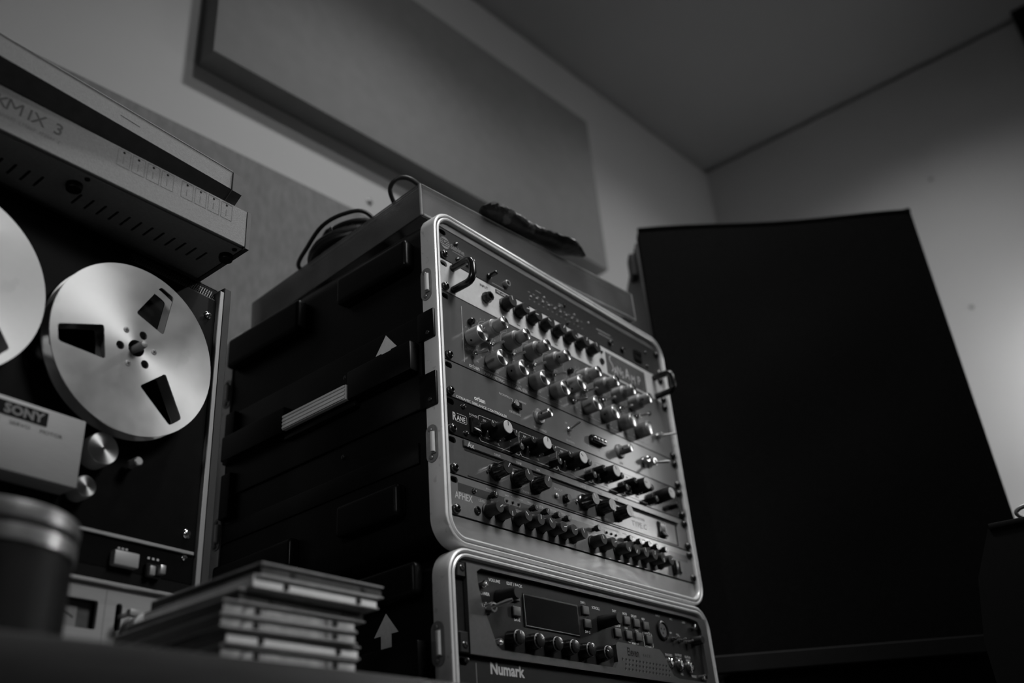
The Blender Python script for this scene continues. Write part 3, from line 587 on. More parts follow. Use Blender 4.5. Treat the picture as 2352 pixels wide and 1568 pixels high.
M['key'] = mat('rubber_key', 0.05, 0.4)
for xx, zz in ((91, -71), (91, -86.5), (213.5, -70), (215, -84.5), (275, -71), (296, -71.5), (316.5, -72), (337, -73), (273.5, -88), (296.5, -88), (317.5, -88), (340, -89)): u.add('key', lib('ekey', key, 'key'), None, loc=(xx, 0, zz))
ek = lambda: ribbed([(9.0, 0.4, 0), (8.8, 4, 1), (7.4, 12, 1), (6.6, 14, 0), (4.8, 14.3, 0)], 12, 1.0)
for xx in (80, 112, 143, 172, 202, 235): u.knob('amp_knob', xx, -115.5, ek, 'black', lambda: MB().lathe([(7.6, 11.0), (7.7, 11.6), (7.4, 12.0)], (0, 0, 0), 'y', 24), 'knobgrey', (lambda: MB().line([(0, 3), (0, 6)], 0.8, -14.4), 'white'), rot=random.uniform(-1.5, 1.5))
w = u.print('white')
for nm, xx, zz, sz in (('VOLUME', 52, -60.5, 4.6), ('EDIT / BACK', 80, -60.0, 4.6), ('POWER', 36, -76, 4.6), ('SAVE', 88, -96, 4.4), ('SW 1', 208, -62.5, 4.2), ('SW 2', 211, -94.5, 4.2), ('SCROLL', 229, -65.5, 4.4), ('DIST', 270, -64, 4.0), ('MOD', 291, -64.5, 4.0), ('DELAY', 309, -65, 4.0), ('REV', 332, -66, 4.0), ('FX LOOP', 267, -80.5, 4.0), ('FX1', 292, -81, 4.0), ('FX2', 314, -81.5, 4.0), ('TEMPO', 333, -82, 4.0), ('TUNER', 334, -98.3, 3.6), ('WAH', 303, -97.5, 3.4), ('PHONES', 375, -104, 4.2), ('OUTPUT', 398, -102, 4.0), ('TO AMP', 399, -106, 3.6), ('GUITAR', 421, -102.5, 4.0), ('INPUT', 423, -106.5, 3.6), ('INPUT', 365, -57.5, 3.6), ('MIC', 398, -58, 3.6), ('LINE', 428, -58.5, 3.6), ('48V', 393, -75.5, 3.2), ('PAD', 409, -76, 3.2), ('TRUE-Z', 431, -125, 3.4), ('VOL', 405, -124.5, 3.4)):
    (w if xx < 360 else u.print('grey')).text(nm, xx, zz, sz, bold=0.06)
u.print('dim').text('Press For Options', 82, -54.6, 3.0)
for xx, zz in ((213, -76.5), (275, -77.6), (296, -78), (316.5, -78.4), (337, -79.2), (274, -94.4)): w.line([(xx - 5, zz), (xx + 5, zz)], 0.7)
w.line([(297, -94.5), (297, -96.2), (301, -96.2)], .5).line([(313, -96.2), (317.5, -96.2), (317.5, -94.5)], .5).line([(331, -80.5), (330, -83), (331, -97), (333, -97.5)], .5).line([(348, -80.5), (350, -83), (350, -96), (348, -97.5)], .5)
xl = u.add('xlr_socket', MB().lathe([(12.4, 0), (12.4, 2), (11.4, 2.6), (9.2, 2.6), (9.0, 0.6)], (376, 0, -73.5), 'y', 28), 'black')
u.add('socket_insert', MB().lathe([(8.6, 0), (8.6, 1.2)], (376, 0, -73.5), 'y', 24), 'key', parent=u.root)
for dx, dz in ((-3.4, 1.5), (3.4, 1.5), (0, -3.6)): u.add('socket_pin', MB().lathe([(1.3, 1.2), (1.3, 1.4)], (376 + dx, 0, -73.5 + dz), 'y', 8), 'hole', parent=u.root)
for xx, zz in ((397, -82), (413, -82.5), (430, -83)): u.toggle(xx, zz, (0.1, -1, 0.2), 7, 1.5, 0.9)
for xx, zz in ((381, -113), (404, -113.5), (427, -114)): u.add('jack_socket', lib('ejack', lambda: MB().lathe([(7, 0), (7, 2.2), (5.6, 2.8), (5.4, 5.5), (3.6, 5.8), (3.3, 1)], (0, 0, 0), 'y', 18), 'chrome'), None, loc=(xx, 0, zz))
u.knob('gain_knob', 448, -80, lambda: MB().lathe([(6, 0.4), (5.4, 14), (4.8, 15)], (0, 0, 0), 'y', 18), 'blackmat')
u.finish()
# ---- 9: plain black unit below ------------------------------------------------------------
u = Unit('rack_player', EZ - 2 * U, 2, 'plain black rack player with grey maker mark, lowest in the lower case', 'p_num'); u.screws()
u.print('grey').text('Numark', 46, EZ - 14.0, 15.5, bold=0.5, sx=0.98); u.add('groove', MB().line([(26, EZ - 6), (26, EZ - 84)], 0.7, -.2), 'dim'); u.add('tray', MB().box(140, 330, -3, 0, EZ - 40, EZ - 22, 1), 'black')
u.add('panel_screw', bk, None, loc=(12, 0, EZ - 5)); u.finish()

# ================================================================ tape machine
M['mixdark'] = mat('dark_end_cap', 0.05, 0.5, noise=0.2, nscale=100)
DA = math.radians(5.35); DC = (-274.0, 151.0, 151.0)
M['deckblack'] = mat('black_deck_face', 0.003, 0.5, noise=0.2, nscale=100, spec=0.08)
M['walnut'] = mat('dark_walnut_side', 0.012, 0.5, noise=0.3, nscale=30, stretch=(8, 8, 1), bump=0.08, bscale=200)
M['satin'] = mat('satin_aluminium_panel', 0.30, 0.5, metal=0.2, noise=0.05, nscale=60, stretch=(1, 1, 10))
M['reel'] = mat('brushed_reel_metal', 0.42, 0.38, metal=0.7, noise=0.10, nscale=25, aniso=0.7, rvar=0.05, wear=0.25, wscale=30, wcol=0.30)
M['trim'] = mat('bright_trim', 0.45, 0.35, metal=0.8)
dk = thing('tape_deck', (DC[0], DC[1], TBL), 'black reel to reel tape machine with wooden sides standing on the desk', 'tape deck', rz=DA)
def dko(name, mb, mt, parent=None):
    mb.v = [(a, b, c - TBL) for a, b, c in mb.v]; return obj(name, mb, mt, parent or dk)
dko('cabinet', MB().box(-297, 113, 31, 190, TBL, 281), 'deckblack')
for x0 in (114.2, -308): dko('side_panel', MB().box(x0, x0 + 10.5, 21, 196, TBL, 283.5, 1.2), 'walnut')
for x0 in (108.2, -297.5): dko('edge_trim', MB().box(x0, x0 + 5.6, 20, 31, TBL, 276, 0.6), 'trim')
dko('face_plate', MB().box(-291.5, 107.8, 25, 31, -56, 264, 1.5, 2), 'deckblack')
gr = MB()
for k in range(34):
    x = 108 - k * 3.1
    gr.tube([(x, 27.5, 265), (x - 9, 33, 283)], 0.55, 4).tube([(x - 9, 27.5, 265), (x, 33, 283)], 0.55, 4)
gr.box(0, 113, 26.6, 28.4, 263.6, 265.2).box(0, 113, 31, 34, 281.8, 283)
tag(dko('top_grille', gr, 'mixdark'), kind='stuff')
dko('trim_line', MB().box(-291, 105.5, 22.4, 25, -28.0, -24.6, 0.5), 'trim')
dko('lower_strip', MB().box(-291, 107.8, 24.6, 31, -69, -56.2), 'deckblack')
pl = sheet([[(-291, TBL + 0.5), (107.6, TBL + 0.5), (107.6, -73.5), (-291, -73.5)], rrect(-46, 9.5, -111.5, -87, 2), rrect(27, 33.5, -110, -86, 3), rrect(24, 30.5, -156, -126, 3)], 4.0)
pl.v = [(a, b + 23, c) for a, b, c in pl.v]; dko('level_panel', pl, 'satin')
dko('panel_lip', MB().box(-291, 107.6, 17, 25, -73.2, -69.4, 0.8), 'trim')
dko('panel_seam', MB().line([(16.5, -76), (16.5, TBL + 2)], 0.9, 20.8), 'dim')
vm = dko('level_meter', MB().box(-46, 9.5, 29, 31, -111.5, -87), 'plate'); dko('meter_card', MB().box(-44, -5, 28.2, 29, -110, -92), 'dim', vm)
dko('meter_needle', MB().line([(-26, -93), (-8, -102)], 1.0, 27.9), 'dark', vm)
dko('slot_shadow', MB().box(25, 35, 29, 30, -158, -84), 'hole')
for (uu, zz) in ((32, -97.5), (27, -141)):
    k = dko('slide_lever', MB().box(uu - 1.5, uu + 1.5, 6, 24, zz - 2, zz + 2, .8), 'trim'); dko('lever_cap', MB().box(uu - 4.5, uu + 4.5, 0, 7, zz - 3.2, zz + 3.2, 2, 2), 'satin', k)
for uu, zz, r in ((48, -108, 14), (50, -150, 14)):
    k = dko('level_knob', MB().lathe([(r, -21), (r, -8), (r - 1.5, -5), (r - 4, -4.4)], (uu, 0, zz), 'y', 28), 'knobgrey'); dko('knob_ring', MB().lathe([(r + .4, -12), (r + .4, -10.5)], (uu, 0, zz), 'y', 28), 'trim', k)
bt = dko('select_key', MB().box(17, 42.5, 17, 25, -53.5, -40, 1.5, 2), 'satin')
for k in range(3): dko('key_mark', MB().box(24 + k * 4, 26.4 + k * 4, 24.8, 25, -36.6, -35), 'grey', bt)
sw = dko('speed_switch', MB().box(53, 69.5, 20, 25, -58, -45, 1), 'black'); dko('switch_lever', MB().box(63, 69, 13, 20.5, -55, -46.5, 1.2, 2), 'trim', sw); dko('switch_lever', MB().box(54, 60, 16, 20.5, -57, -48, 1.2, 2), 'knobgrey', sw)
for k in range(3): dko('key_mark', MB().box(56 + k * 5, 58.4 + k * 5, 24.8, 25, -40, -38), 'grey', sw)
def deck_screw(uu, zz, r):
    k = dko('face_screw', MB().lathe([(r * 1.25, -25), (r * 1.25, -24.3), (r, -23.6), (r * .8, -22.4), (r * .3, -21.8)], (uu, 0, zz), 'y', 18), 'chrome')
    c = MB().line([(uu - r * .55, zz - r * .4), (uu + r * .55, zz + r * .4)], r * .28, 21.6, .8).line([(uu - r * .4, zz + r * .55), (uu + r * .4, zz - r * .55)], r * .28, 21.6, .8); dko('cross_slot', c, 'hole', k)
deck_screw(97.5, 241, 3.6); deck_screw(96.5, -7.7, 3.8); deck_screw(96, -31.6, 2.2); deck_screw(-281, 241, 3.6)
# head cover
hc = dko('head_cover', MB().box(-146, -39, 0, 25, -2, 61, 1.2, 2), 'satin')
bd = dko('maker_badge', MB().box(-119, -74.5, -0.6, 0, 44.4, 57, .3), 'deckblack', hc)
dko('maker_lettering', MB().text('SONY', -113.5, 46.6, 11.6, y=-0.9, bold=0.5, sx=1.12), 'dim', bd)
tag(dko('cover_lettering', MB().text('TAPE', -126, 37.6, 4.8, y=-.15).text('SERVO', -107, 37.6, 4.8, y=-.15, sx=1.3).text('MOTOR', -80, 37.6, 4.8, y=-.15, sx=1.2), 'dark', hc), kind='stuff')
pk = dko('capstan_cap', MB().lathe([(15.6, -25), (15.6, -9), (15.2, -8.2)], (-14, 0, 45), 'y', 32), 'knobgrey'); dko('capstan_disc', MB().lathe([(15.2, -8.3), (15.0, -7.7)], (-14, 0, 45), 'y', 32), 'spun', pk); dko('capstan_dimple', MB().lathe([(1.2, -7.8), (1.0, -7.5)], (-14, 0, 45), 'y', 10), 'hole', pk)
lv = dko('tension_arm', MB().tube([(30, 25, 50), (28, 18, 46), (20, 13, 40)], 2.0, 8), 'knobgrey'); dko('arm_roller', MB().lathe([(4.5, -18), (4.5, -6), (3.5, -5)], (22, 0, 42), 'y', 16), 'trim', lv)
kn = dko('selector_knob', MB().lathe([(10.5, -25), (10.2, -10), (9.4, -8.6)], (-25, 0, 6), 'y', 24), 'knobgrey'); dko('knob_cap', MB().lathe([(9.3, -8.7), (9.0, -8.1)], (-25, 0, 6), 'y', 24), 'spun', kn)
for uu in (0, -184.5): dko('spindle', MB().lathe([(7, -25), (7, -16), (3.9, -15.8), (3.9, 12), (3.2, 13.5), (1.5, 14)], (uu, 0, 151), 'y', 20), 'knobgrey')
# reels
def reel(u0, ang, label):
    p = Vector((DC[0], DC[1])) + Vector((math.cos(DA), math.sin(DA))) * u0
    r = thing('tape_reel', (p.x, p.y, 151), label, 'tape reel', 'reels on the tape machine', rz=DA)
    loops = [circle(0, 0, 89, 96)]; fl = []
    for k in range(3):
        a = math.radians(ang + 120 * k); c, q = math.cos(a), math.sin(a)
        pts = []
        base = [(34, -17.5), (34, 17.5), (81, 8.5), (81, -8.5)]
        # rounded corners
        for i in range(4):
            P0 = Vector(base[i - 1]); P1 = Vector(base[i]); P2 = Vector(base[(i + 1) % 4]); rr = 3.2
            e0 = P1 + (P0 - P1).normalized() * rr; e1 = P1 + (P2 - P1).normalized() * rr
            for t in (0, .25, .5, .75, 1): pts.append(e0 * (1 - t) ** 2 + P1 * 2 * t * (1 - t) + e1 * t * t)
        loops.append([(x * c - y * q, x * q + y * c) for x, y in pts])
        fl.append(circle(17.5 * c, 17.5 * q, 4.4, 18))
    hub = circle(0, 0, 8.8, 28)
    f = sheet(loops + fl + [hub], 1.3); front = obj('front_flange', f, 'reel', r, angle=0.4)
    obj('rear_flange', sheet(loops + [circle(0, 0, 8.8, 28)], 1.3), 'reel', r, loc=(0, 14, 0), angle=0.4)
    hb = sheet([circle(0, 0, 29.5, 48), hub] + fl, 12.4); obj('hub', hb, 'knobgrey2', r, loc=(0, 7, 0), angle=0.4)
    for k in range(3):
        a = math.radians(ang + 60 + 120 * k); sc = obj('flange_screw', lib('reel_screw', lambda: MB().lathe([(3.3, .6), (3.1, 1.0), (2.2, 1.2)], (0, 0, 0), 'y', 14), 'knobgrey'), None, front, loc=(20 * math.cos(a), 0, 20 * math.sin(a)))
        obj('screw_slot', lib('reel_slot', lambda: MB().line([(-2, 0), (2, 0)], .7, -1.3, .1).line([(0, -2), (0, 2)], .7, -1.3, .1), 'hole'), None, front, loc=(20 * math.cos(a), 0, 20 * math.sin(a)), rot=(0, k, 0))
    return r
reel(0, 70.4, 'empty metal tape reel beside the wooden right side of the tape machine')
reel(-184.5, 78, 'metal tape reel above the maker badge, on the other spindle')

# ================================================================ mixer and the unit on top of it
M['mixface'] = mat('textured_putty_paint', 0.27, 0.7, noise=0.10, nscale=400, bump=0.5, bscale=900)
ma = math.radians(1.2)
M['dark_grey_ink'] = mat('dark_grey_ink', 0.10, 0.7)
mx = thing('audio_mixer', (-184, 110, 289.5), 'putty coloured mixer with vented base overhanging the top of the tape machine', 'mixer', rz=ma)
obj('body', MB().box(-446, -5, 1, 205, 0.5, 46, 1), 'mixface', mx)
slots = [(-157 - 12.8 * k) for k in range(4, 11)] + [(-157 + 12.95 * k) for k in range(-1, 11)]
bl = [[(-445, 3), (-5, 3), (-5, 203), (-445, 203)]]
for x in slots: bl.append(rrect(x - 1.3, x + 1.3, 34, 54, 1.2, 3))
bp = sheet(bl, 1.2); bp.v = [(a, c, -0.6 + b) for a, b, c in bp.v]; obj('base_plate', bp, 'mixface', mx, angle=0.4)
obj('vent_backing', MB().box(-440, -8, 30, 60, 0.05, 0.3), 'hole', mx)
obj('front_panel', MB().box(-446, -4.5, -0.8, 1, 0, 46.4, 0.5), 'mixface', mx)
for x0 in (-4.4, -450): obj('end_cap', MB().prism([(-1.6, -2.0), (207, -2.0), (207, 49), (4, 49), (-1.6, 46)], x0, x0 + 5, 'yz'), 'mixdark', mx)
for x in (-9.5, -182.5, -420):
    f = obj('foot', MB().lathe([(7.5, 0), (7.8, -3), (7, -6.2)], (x, 25, -1.2), 'z', 20), 'blackmat', mx)
    obj('foot_screw', MB().lathe([(2.8, 0), (2.6, -1)], (x - 1 if x > -50 else x + 4, 9, -1.2), 'z', 12), 'blackmat', mx)
for x in (-9.5, -420): obj('foot', MB().lathe([(7.5, 0), (7.8, -3), (7, -5)], (x, 185, -1.2), 'z', 20), 'blackmat', mx)
pr = MB()
for x0 in (-151.5, -135.4, -119, -102.9, -79.6, -63.4, -47.2, -30.9):
    obj('indicator_hole', MB().lathe([(1.3, 0.8), (1.3, 1.0)], (x0, 0, 41.4), 'y', 10), 'hole', mx)
    x1 = x0 - 6.4; pr.line([(x1, 24), (x1 + 13.6, 24), (x1 + 13.6, 44), (x1, 44), (x1, 24)], 0.45, -1.0); pr.line([(x0, 28), (x0, 36)], 0.9, -1.0)
tag(obj('indicator_outlines', pr, 'dim', mx), kind='stuff')
tl = MB().text('K', -277, 23.5, 18.5, y=-1.0, bold=0.2, sx=0.98, shear=0.12).text('IX', -247.5, 23.5, 18.5, y=-1.0, bold=0.2, sx=0.98, shear=0.12).text('3', -222.5, 23.5, 18.5, y=-1.0, bold=0.3, sx=1.0, shear=0.12)
tl.line([(-265, 23.5), (-263.2, 36.6), (-258, 28.5), (-251.6, 36.6), (-252.6, 23.5)], 2.0, -1.0)
obj('name_lettering', tl, 'dark_grey_ink', mx)

sm = MB()
random.seed(3)
for k in range(22):
    x = -270 + k * 2.6
    if k % 7 != 6: sm.line([(x, 14), (x + random.uniform(.4, 1.4), 18)], 0.6, -1.0).line([(x + .4, 14 + random.choice((0, 2, 4))), (x + 1.7, 14 + random.choice((0, 2, 4)))], 0.6, -1.0)
tag(obj('small_lettering', sm, 'dim', mx), kind='stuff')
M['edge_highlight'] = mat('painted_edge_highlight', 0.8, 0.4)  # overhead light on the unit's top edge, painted as a pale tone
ua = math.radians(4.2)
uu = thing('slant_front_unit', (-200, 106, 337.5), 'flat pale unit with undercut front painted as shade lying on top of the mixer', 'audio unit', rz=ua)
prof = [(0, 14), (0, 38.5), (2, 40), (200, 40), (200, 0), (24, 0), (16, 0)]
obj('body', MB().prism([(1, 15), (1, 38), (2.5, 39), (198, 39), (198, .5), (17, .5)], -440, -12.8, 'yz'), 'mixface', uu)
obj('undercut_shade', MB().prism([(0.2, 14.5), (16.4, 0.2), (18, .8), (1.8, 15.4)], -439, -12.9, 'yz'), 'mixdark', uu)  # shade under the front, painted as a dark plate over the slope
obj('top_edge', MB().box(-440, -12.8, 0.2, 3, 38.6, 39.6, 0.4), 'edge_highlight', uu)
for x0 in (-12.6, -453): obj('end_cap', MB().prism([(-1, 13), (-1, 37), (2.5, 40.5), (200, 40.5), (200, 0), (15, 0)], x0, x0 + 12.6, 'yz'), 'mixdark', uu)
sp = MB().line([(-150, 27), (-128, 26.2)], 0.5, 0.85)
obj('scuff', sp, 'dark', uu)

# ================================================================ dust cover, parcel and cable
def glassmat(name, tint, haze, fac):
    mt = bpy.data.materials.new(name); mt.use_nodes = True; nt = mt.node_tree; nt.nodes.clear()
    out = nt.nodes.new('ShaderNodeOutputMaterial'); tr = nt.nodes.new('ShaderNodeBsdfTransparent'); tr.inputs[0].default_value = (tint, tint, tint, 1)
    df = nt.nodes.new('ShaderNodeBsdfDiffuse'); nz = nt.nodes.new('ShaderNodeTexNoise'); nz.inputs['Scale'].default_value = 25; tc = nt.nodes.new('ShaderNodeTexCoord'); nt.links.new(tc.outputs['Object'], nz.inputs['Vector'])
    mr = nt.nodes.new('ShaderNodeMapRange'); mr.inputs['To Min'].default_value = haze * .5; mr.inputs['To Max'].default_value = haze * 1.5; nt.links.new(nz.outputs['Fac'], mr.inputs['Value']); nt.links.new(mr.outputs['Result'], df.inputs['Color'])
    gl = nt.nodes.new('ShaderNodeBsdfGlossy'); gl.inputs['Roughness'].default_value = 0.15
    m1 = nt.nodes.new('ShaderNodeMixShader'); m1.inputs[0].default_value = fac; m2 = nt.nodes.new('ShaderNodeMixShader'); fr = nt.nodes.new('ShaderNodeFresnel'); fr.inputs['IOR'].default_value = 1.35
    nt.links.new(tr.outputs[0], m1.inputs[1]); nt.links.new(df.outputs[0], m1.inputs[2]); nt.links.new(fr.outputs[0], m2.inputs[0]); nt.links.new(m1.outputs[0], m2.inputs[1]); nt.links.new(gl.outputs[0], m2.inputs[2]); nt.links.new(m2.outputs[0], out.inputs[0])
    M[name] = mt; return mt
glassmat('smoked_acrylic', 0.76, 0.21, 0.35)
glassmat('acrylic_edge_glow', 0.6, 0.45, 0.75)  # light glowing in the cover's edges, painted as paler bars
dc = thing('dust_cover', (-8, 18, 377.2), 'smoked clear plastic dust cover lying on the upper rack case', 'dust cover', rot=(0, math.radians(-1.2), math.radians(-3.3)))
LW, LD, LH = 430, 366, 47
obj('top_sheet', MB().box(3, LW - 3, 3, LD - 3, LH - 3, LH, .6), 'smoked_acrylic', dc)
obj('front_sheet', MB().box(3, LW - 3, 0, 3, 0, LH, .6), 'smoked_acrylic', dc); obj('rear_sheet', MB().box(3, LW - 3, LD - 3, LD, 0, LH, .6), 'smoked_acrylic', dc)
for x0 in (0, LW - 3): obj('side_sheet', MB().box(x0, x0 + 3, 0, LD, 0, LH, .6), 'smoked_acrylic', dc)
obj('front_corner_edge', MB().box(-.4, 2.6, -.4, 2.6, 0, LH, .8), 'acrylic_edge_glow', dc); obj('front_corner_edge', MB().box(LW - 2.6, LW + .4, -.4, 2.6, 0, LH, .8), 'acrylic_edge_glow', dc)
obj('front_top_edge', MB().box(3, LW - 3, -.3, 2, LH - 1.5, LH + .3, .5), 'acrylic_edge_glow', dc); obj('front_lower_edge', MB().box(3, LW - 3, -1.5, 4, 0, 2.4, .8), 'acrylic_edge_glow', dc)
# crumpled packet on the cover
M['foil'] = mat('dark_crinkled_packet', 0.016, 0.4, noise=0.9, nscale=55, bump=0.5, bscale=120, wear=0.5, wscale=38, wcol=0.18, spec=0.2)
bm = MB(); NU, NV = 40, 18; vs = []; fs = []
random.seed(11); jit = [[random.uniform(-1, 1) for _ in range(NV)] for _ in range(NU + 1)]
for i in range(NU + 1):
    t = i / NU; x = 205 * t; w = (16 + 2 * math.sin(t * 9)) * min(1, t * 14 + .25) * min(1, (1.04 - t) * 4.0); h = (9.0 - 1 * t) * min(1, t * 14 + .3) * min(1, (1.03 - t) * 3.2)
    for k in range(NV):
        a = 2 * math.pi * k / NV
        vs.append((x + jit[i][k] * 1.5, math.cos(a) * w * 1.25 + jit[i][k] * 1.2 + 4 * math.sin(t * 5), 10 + 7 * t + math.sin(a) * h + jit[(i * 7) % NU][k] * 0.8 + 0.8 * math.sin(t * 13)))
for i in range(NU):
    for k in range(NV): fs.append((i * NV + k, i * NV + (k + 1) % NV, (i + 1) * NV + (k + 1) % NV, (i + 1) * NV + k))
fs.append(tuple(range(NV))[::-1]); fs.append(tuple(range(NU * NV, NU * NV + NV))); bm.add(vs, fs)
tag(obj('foil_packet', bm, 'foil', loc=(97, 9, 426.4), rot=(0, math.radians(-1.2), math.radians(-3.3))), 'dark crinkled packet lying along the front edge of the dust cover', 'packet')
# coiled cable
M['cable'] = mat('black_cable_rubber', 0.006, 0.45)
cb = []
random.seed(5); N = 22 * 40
for k in range(N + 1):
    t = k / 40.0; a = 2 * math.pi * t; r = 56 + 11 * math.sin(t * 2.3) + random.uniform(-.3, .3); cb.append((70 + r * math.cos(a), 215 + r * math.sin(a) * 1.05, 432 + (t * 0.37 % 1) * 38.0 + 2.0 * math.sin(a * 1.5 + t)))
cc = thing('cable_coil', (70, 215, 426), 'black coiled cable resting on the dust cover near the wall', 'cable')
def cabl(pts): return MB().tube([(a - 70, b - 215, c - 426) for a, b, c in pts], 4.4, 8)
obj('coil', cabl(cb), 'cable', cc)
def spline(P, n=10):
    out = []
    for i in range(len(P) - 1):
        p0 = Vector(P[max(i - 1, 0)]); p1 = Vector(P[i]); p2 = Vector(P[i + 1]); p3 = Vector(P[min(i + 2, len(P) - 1)])
        for k in range(n):
            t = k / n; out.append(tuple(0.5 * ((2 * p1) + (-p0 + p2) * t + (2 * p0 - 5 * p1 + 4 * p2 - p3) * t * t + (-p0 + 3 * p1 - 3 * p2 + p3) * t ** 3)))
    out.append(tuple(P[-1])); return out
obj('loose_loop', MB().tube([(a - 70, b - 215, c - 426) for a, b, c in spline([(40, 270, 431), (10, 275, 434), (-6, 236, 440), (-14, 195, 450), (-2, 166, 460), (18, 146, 462), (50, 140, 440), (80, 150, 434)])], 3.0, 8), 'cable', cc)
obj('loose_loop', MB().tube([(a - 70, b - 215, c - 426) for a, b, c in spline([(80, 130, 430), (40, 105, 430), (18, 88, 437), (2, 82, 455), (2, 68, 465), (16, 56, 464), (40, 52, 450), (70, 60, 431)])], 3.0, 8), 'cable', cc)

# ================================================================ disc cases
M['clear'] = mat('clear_polystyrene', 0.5, 0.18, trans=0.35, spec=0.6, noise=0.2, nscale=60)
M['tray_dark'] = mat('dark_disc_tray', 0.02, 0.35, noise=0.3, nscale=40)
M['tray_grey'] = mat('grey_disc_tray', 0.14, 0.35, noise=0.3, nscale=40)
M['inlay'] = mat('printed_inlay', 0.45, 0.6, noise=0.5, nscale=70, wear=0.8, wscale=90, wcol=0.05)
M['inlay_white'] = mat('white_inlay_card', 0.9, 0.4, noise=0.12, nscale=50)
M['inlay_dark'] = mat('dark_inlay_card', 0.05, 0.5, noise=0.6, nscale=60)
zc = TBL
stack = [(-284, -50, 1, 'inlay_white', 'tray_grey', 'bottom clear disc case of the stack on the desk'),
         (-290, -49, 0, 'inlay', 'tray_grey', 'second disc case from the desk, mottled printed spine'),
         (-287, -50, .6, 'inlay_white', 'tray_grey', 'third disc case from the desk, pale spine card'),
         (-293, -51, -.5, 'inlay', 'tray_grey', 'fourth disc case from the desk, grey spine'),
         (-291, -50, .4, 'inlay', 'tray_grey', 'fifth disc case from the desk, just below the dark one'),
         (-276, -47, 2.0, 'inlay_dark', 'tray_dark', 'dark disc case set back between pale cases near the stack top'),
         (-268, -52, 1.0, 'inlay_white', 'tray_grey', 'bright-edged disc case second from the top of the stack'),
         (-261, -51, 1.4, 'inlay_dark', 'tray_grey', 'topmost grey disc case of the stack')]
for i, (x, y, a, il, tr, lb) in enumerate(stack):
    c = thing('disc_case', (x, y, zc), lb, 'disc case', 'disc cases stacked on the desk', rz=math.radians(a)); h = 10.2
    obj('back_shell', MB().box(0, 124, 0, 142, 0, 1.3, .3), 'clear', c); obj('inlay_card', MB().box(1.5, 122.5, 1.2, 140, 1.4, 6.2, .2), il, c)
    obj('disc_tray', MB().box(2.5, 121.5, 2.5, 139, 6.3, 8.4, .3), tr, c); obj('cover_shell', MB().box(0.4, 124.6, 0.4, 141.6, 8.5, h - .05, .3), 'clear', c)
    obj('hinge_side', MB().box(0.0, 1.2, 0.3, 141, 1.4, 8.4, .2), 'inlay_white' if i == 6 else 'tray_dark', c)  # dark colour stands in for shade on these sides, except the white one
    for hx in (28, 100): obj('hinge_notch', MB().box(hx, hx + 5, 0.2, 1.1, 2.2, 6.6, .3), 'tray_dark', c)
    zc += h
# ================================================================ canister
M['tin'] = mat('dull_tin_band', 0.40, 0.38, metal=0.85, noise=0.12, nscale=30, rvar=.08)
cn = thing('canister', (-437.5, 8, TBL), 'dark round canister with two dull metal bands, on the desk beside disc cases', 'canister')
obj('body', MB().lathe([(56, 0), (58.5, 2), (58.5, 66)], (0, 0, 0), 'z', 64), 'blackmat', cn)
obj('lower_band', MB().lathe([(58.6, 65), (59.8, 65.6), (60, 70), (59.8, 75.4), (58.6, 76)], (0, 0, 0), 'z', 64), 'tin', cn)
obj('seal', MB().lathe([(58, 76), (58, 79.4)], (0, 0, 0), 'z', 64), 'blackmat', cn)
obj('lid', MB().lathe([(59, 79.2), (60.4, 80), (60.6, 86), (60.2, 89.4), (58.6, 90.6), (40, 91.2)], (0, 0, 0), 'z', 64), 'tin', cn)

# ================================================================ speaker, its stand and the flight case on the right
M['cloth'] = mat('black_speaker_cloth', 0.006, 0.9, noise=0.25, nscale=200, bump=0.25, bscale=1200, spec=0.06)
SL = Vector((616., 71.)); SR = Vector((940., -320.)); sd = (SR - SL); SWD = sd.length; sa = math.atan2(sd.y, sd.x)
sk = thing('loudspeaker', (SL.x, SL.y, -72), 'tall black cloth-fronted loudspeaker standing behind the rack cases', 'speaker', rz=sa)
obj('cabinet', MB().box(-4, SWD + 0, 26, 330, 0, 752, 4, 2), 'blackmat', sk)
# cloth front: gently billowing sheet with a rolled hem
cl = MB(); NX, NZ = 24, 32; vs = []; fs = []
for i in range(NX + 1):
    for k in range(NZ + 1):
        a, b = i / NX, k / NZ; e = math.sin(math.pi * a) * math.sin(math.pi * b)
        zz = 760 * b + (3.5 * math.sin(a * 7 + 1) + (5 if a > .97 else 0) - (5 if a < .04 else 0)) * (b > .99)
        vs.append((SWD * a, -2 - 5 * e - 2.2 * e * math.sin(a * 11 + b * 5) - 2.0 * e * math.sin(b * 17 - a * 6), zz))
for i in range(NX):
    for k in range(NZ): q = i * (NZ + 1) + k; fs.append((q, q + NZ + 1, q + NZ + 2, q + 1))
n0 = len(vs); vs2 = [(x, 24, z) for x, y, z in vs]
bd = [i * (NZ + 1) for i in range(NX + 1)] + [NX * (NZ + 1) + k for k in range(1, NZ + 1)] + [i * (NZ + 1) + NZ for i in range(NX - 1, -1, -1)] + [k for k in range(NZ - 1, 0, -1)]
fs2 = [tuple(i + n0 for i in f)[::-1] for f in fs] + [(bd[j], bd[(j + 1) % len(bd)], bd[(j + 1) % len(bd)] + n0, bd[j] + n0) for j in range(len(bd))]
obj('grille_cloth', cl.add(vs + vs2, fs + fs2), 'cloth', sk)
obj('hem', MB().tube([(SWD * k / 12, -1, 760 + 3.5 * math.sin(k / 12 * 7 + 1) - 2) for k in range(13)], 4, 8), 'cloth', sk)
obj('rear_lug', MB().box(-16, -3, 40, 70, 690, 738, 2), 'blackmat', sk)
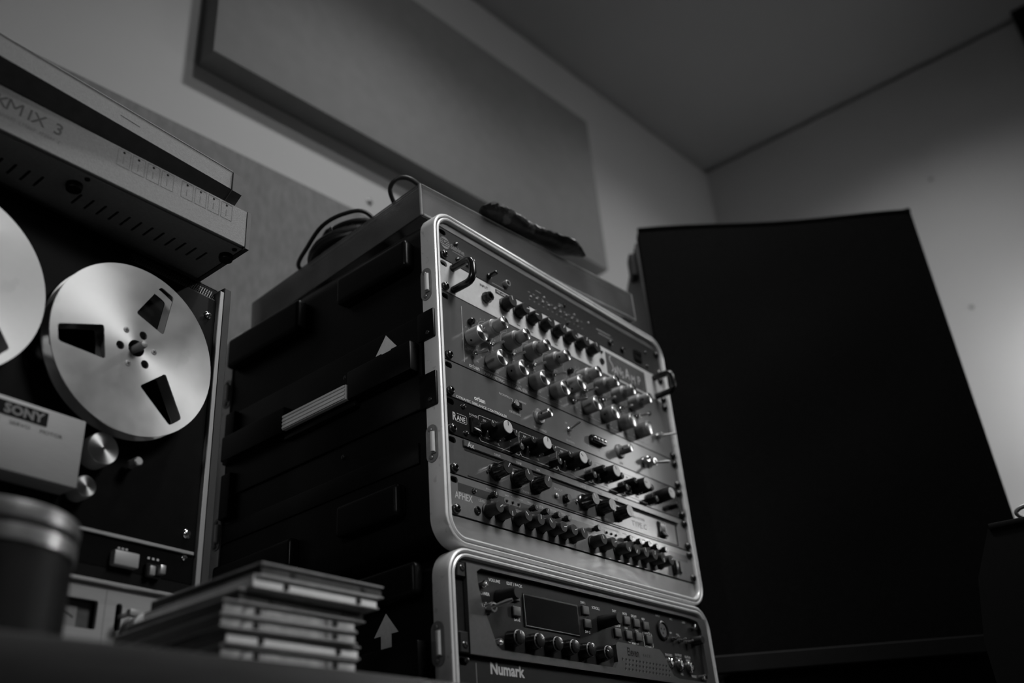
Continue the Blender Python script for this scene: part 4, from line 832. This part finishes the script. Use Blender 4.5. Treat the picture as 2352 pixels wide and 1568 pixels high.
st = thing('speaker_stand', (SL.x, SL.y, FLOOR), 'black box stand under the tall loudspeaker', 'stand', rz=sa)
obj('pedestal', MB().box(20, SWD - 20, 20, 320, 0, -72 - 26 - FLOOR, 2), 'blackmat', st); obj('top_plate', MB().box(-10, SWD + 30, -14, 336, -72 - 26 - FLOOR, -72.4 - FLOOR, 2), 'blackmat', st)
fa = math.radians(78.7 - 90)   # faces the camera
fc = thing('flight_case', (544, -364, FLOOR), 'black upright equipment case with a wire handle beside the loudspeaker', 'equipment case', rz=-math.radians(78.7))
hgt = -1 - FLOOR
obj('body', MB().prism([(-40, 0), (300, 0), (300, hgt - 6), (0, hgt - 6), (-26, hgt - 60), (-40, hgt - 130)], 0, 190, 'xz'), 'blackmat', fc)
obj('lid_edge', MB().box(2, 300, -2, 192, hgt - 7, hgt, 1.5, 2), 'blackmat', fc)
obj('wire_handle', MB().tube(spline([(70, 40, hgt + 1), (46, 36, hgt + 6), (36, 34, hgt + 14), (42, 34, hgt + 20), (60, 36, hgt + 22), (110, 40, hgt + 22), (124, 40, hgt + 12), (112, 40, hgt + 1)], 6), 2.6, 8), 'steel', fc)
# floor lamp with a glowing drum shade: lights the side wall and shows as the bright reflection in the rack panels
M['shade'] = mat('glowing_lamp_shade', 0.8, 0.8, emit=6.5)
fl = thing('floor_lamp', (1490, -640, FLOOR), 'slim black floor lamp with glowing drum shade near the side wall', 'lamp')
obj('base', MB().lathe([(120, 0), (120, 12), (14, 20)], (0, 0, 0), 'z', 32), 'blackmat', fl); obj('pole', MB().tube([(0, 0, 15), (0, 0, 1090)], 8, 10), 'blackmat', fl)
zb = 370 - FLOOR
obj('lamp_shade', MB().lathe([(128, zb), (112, zb + 330), (110, zb + 330), (126, zb)], (0, 0, 0), 'z', 40), 'shade', fl); obj('shade_top', MB().lathe([(112, zb + 330.5), (112, zb + 334)], (0, 0, 0), 'z', 40), 'blackmat', fl)
obj('bulb_socket', MB().lathe([(10, 1085), (16, 1092), (16, 1110)], (0, 0, 0), 'z', 20), 'blackmat', fl)
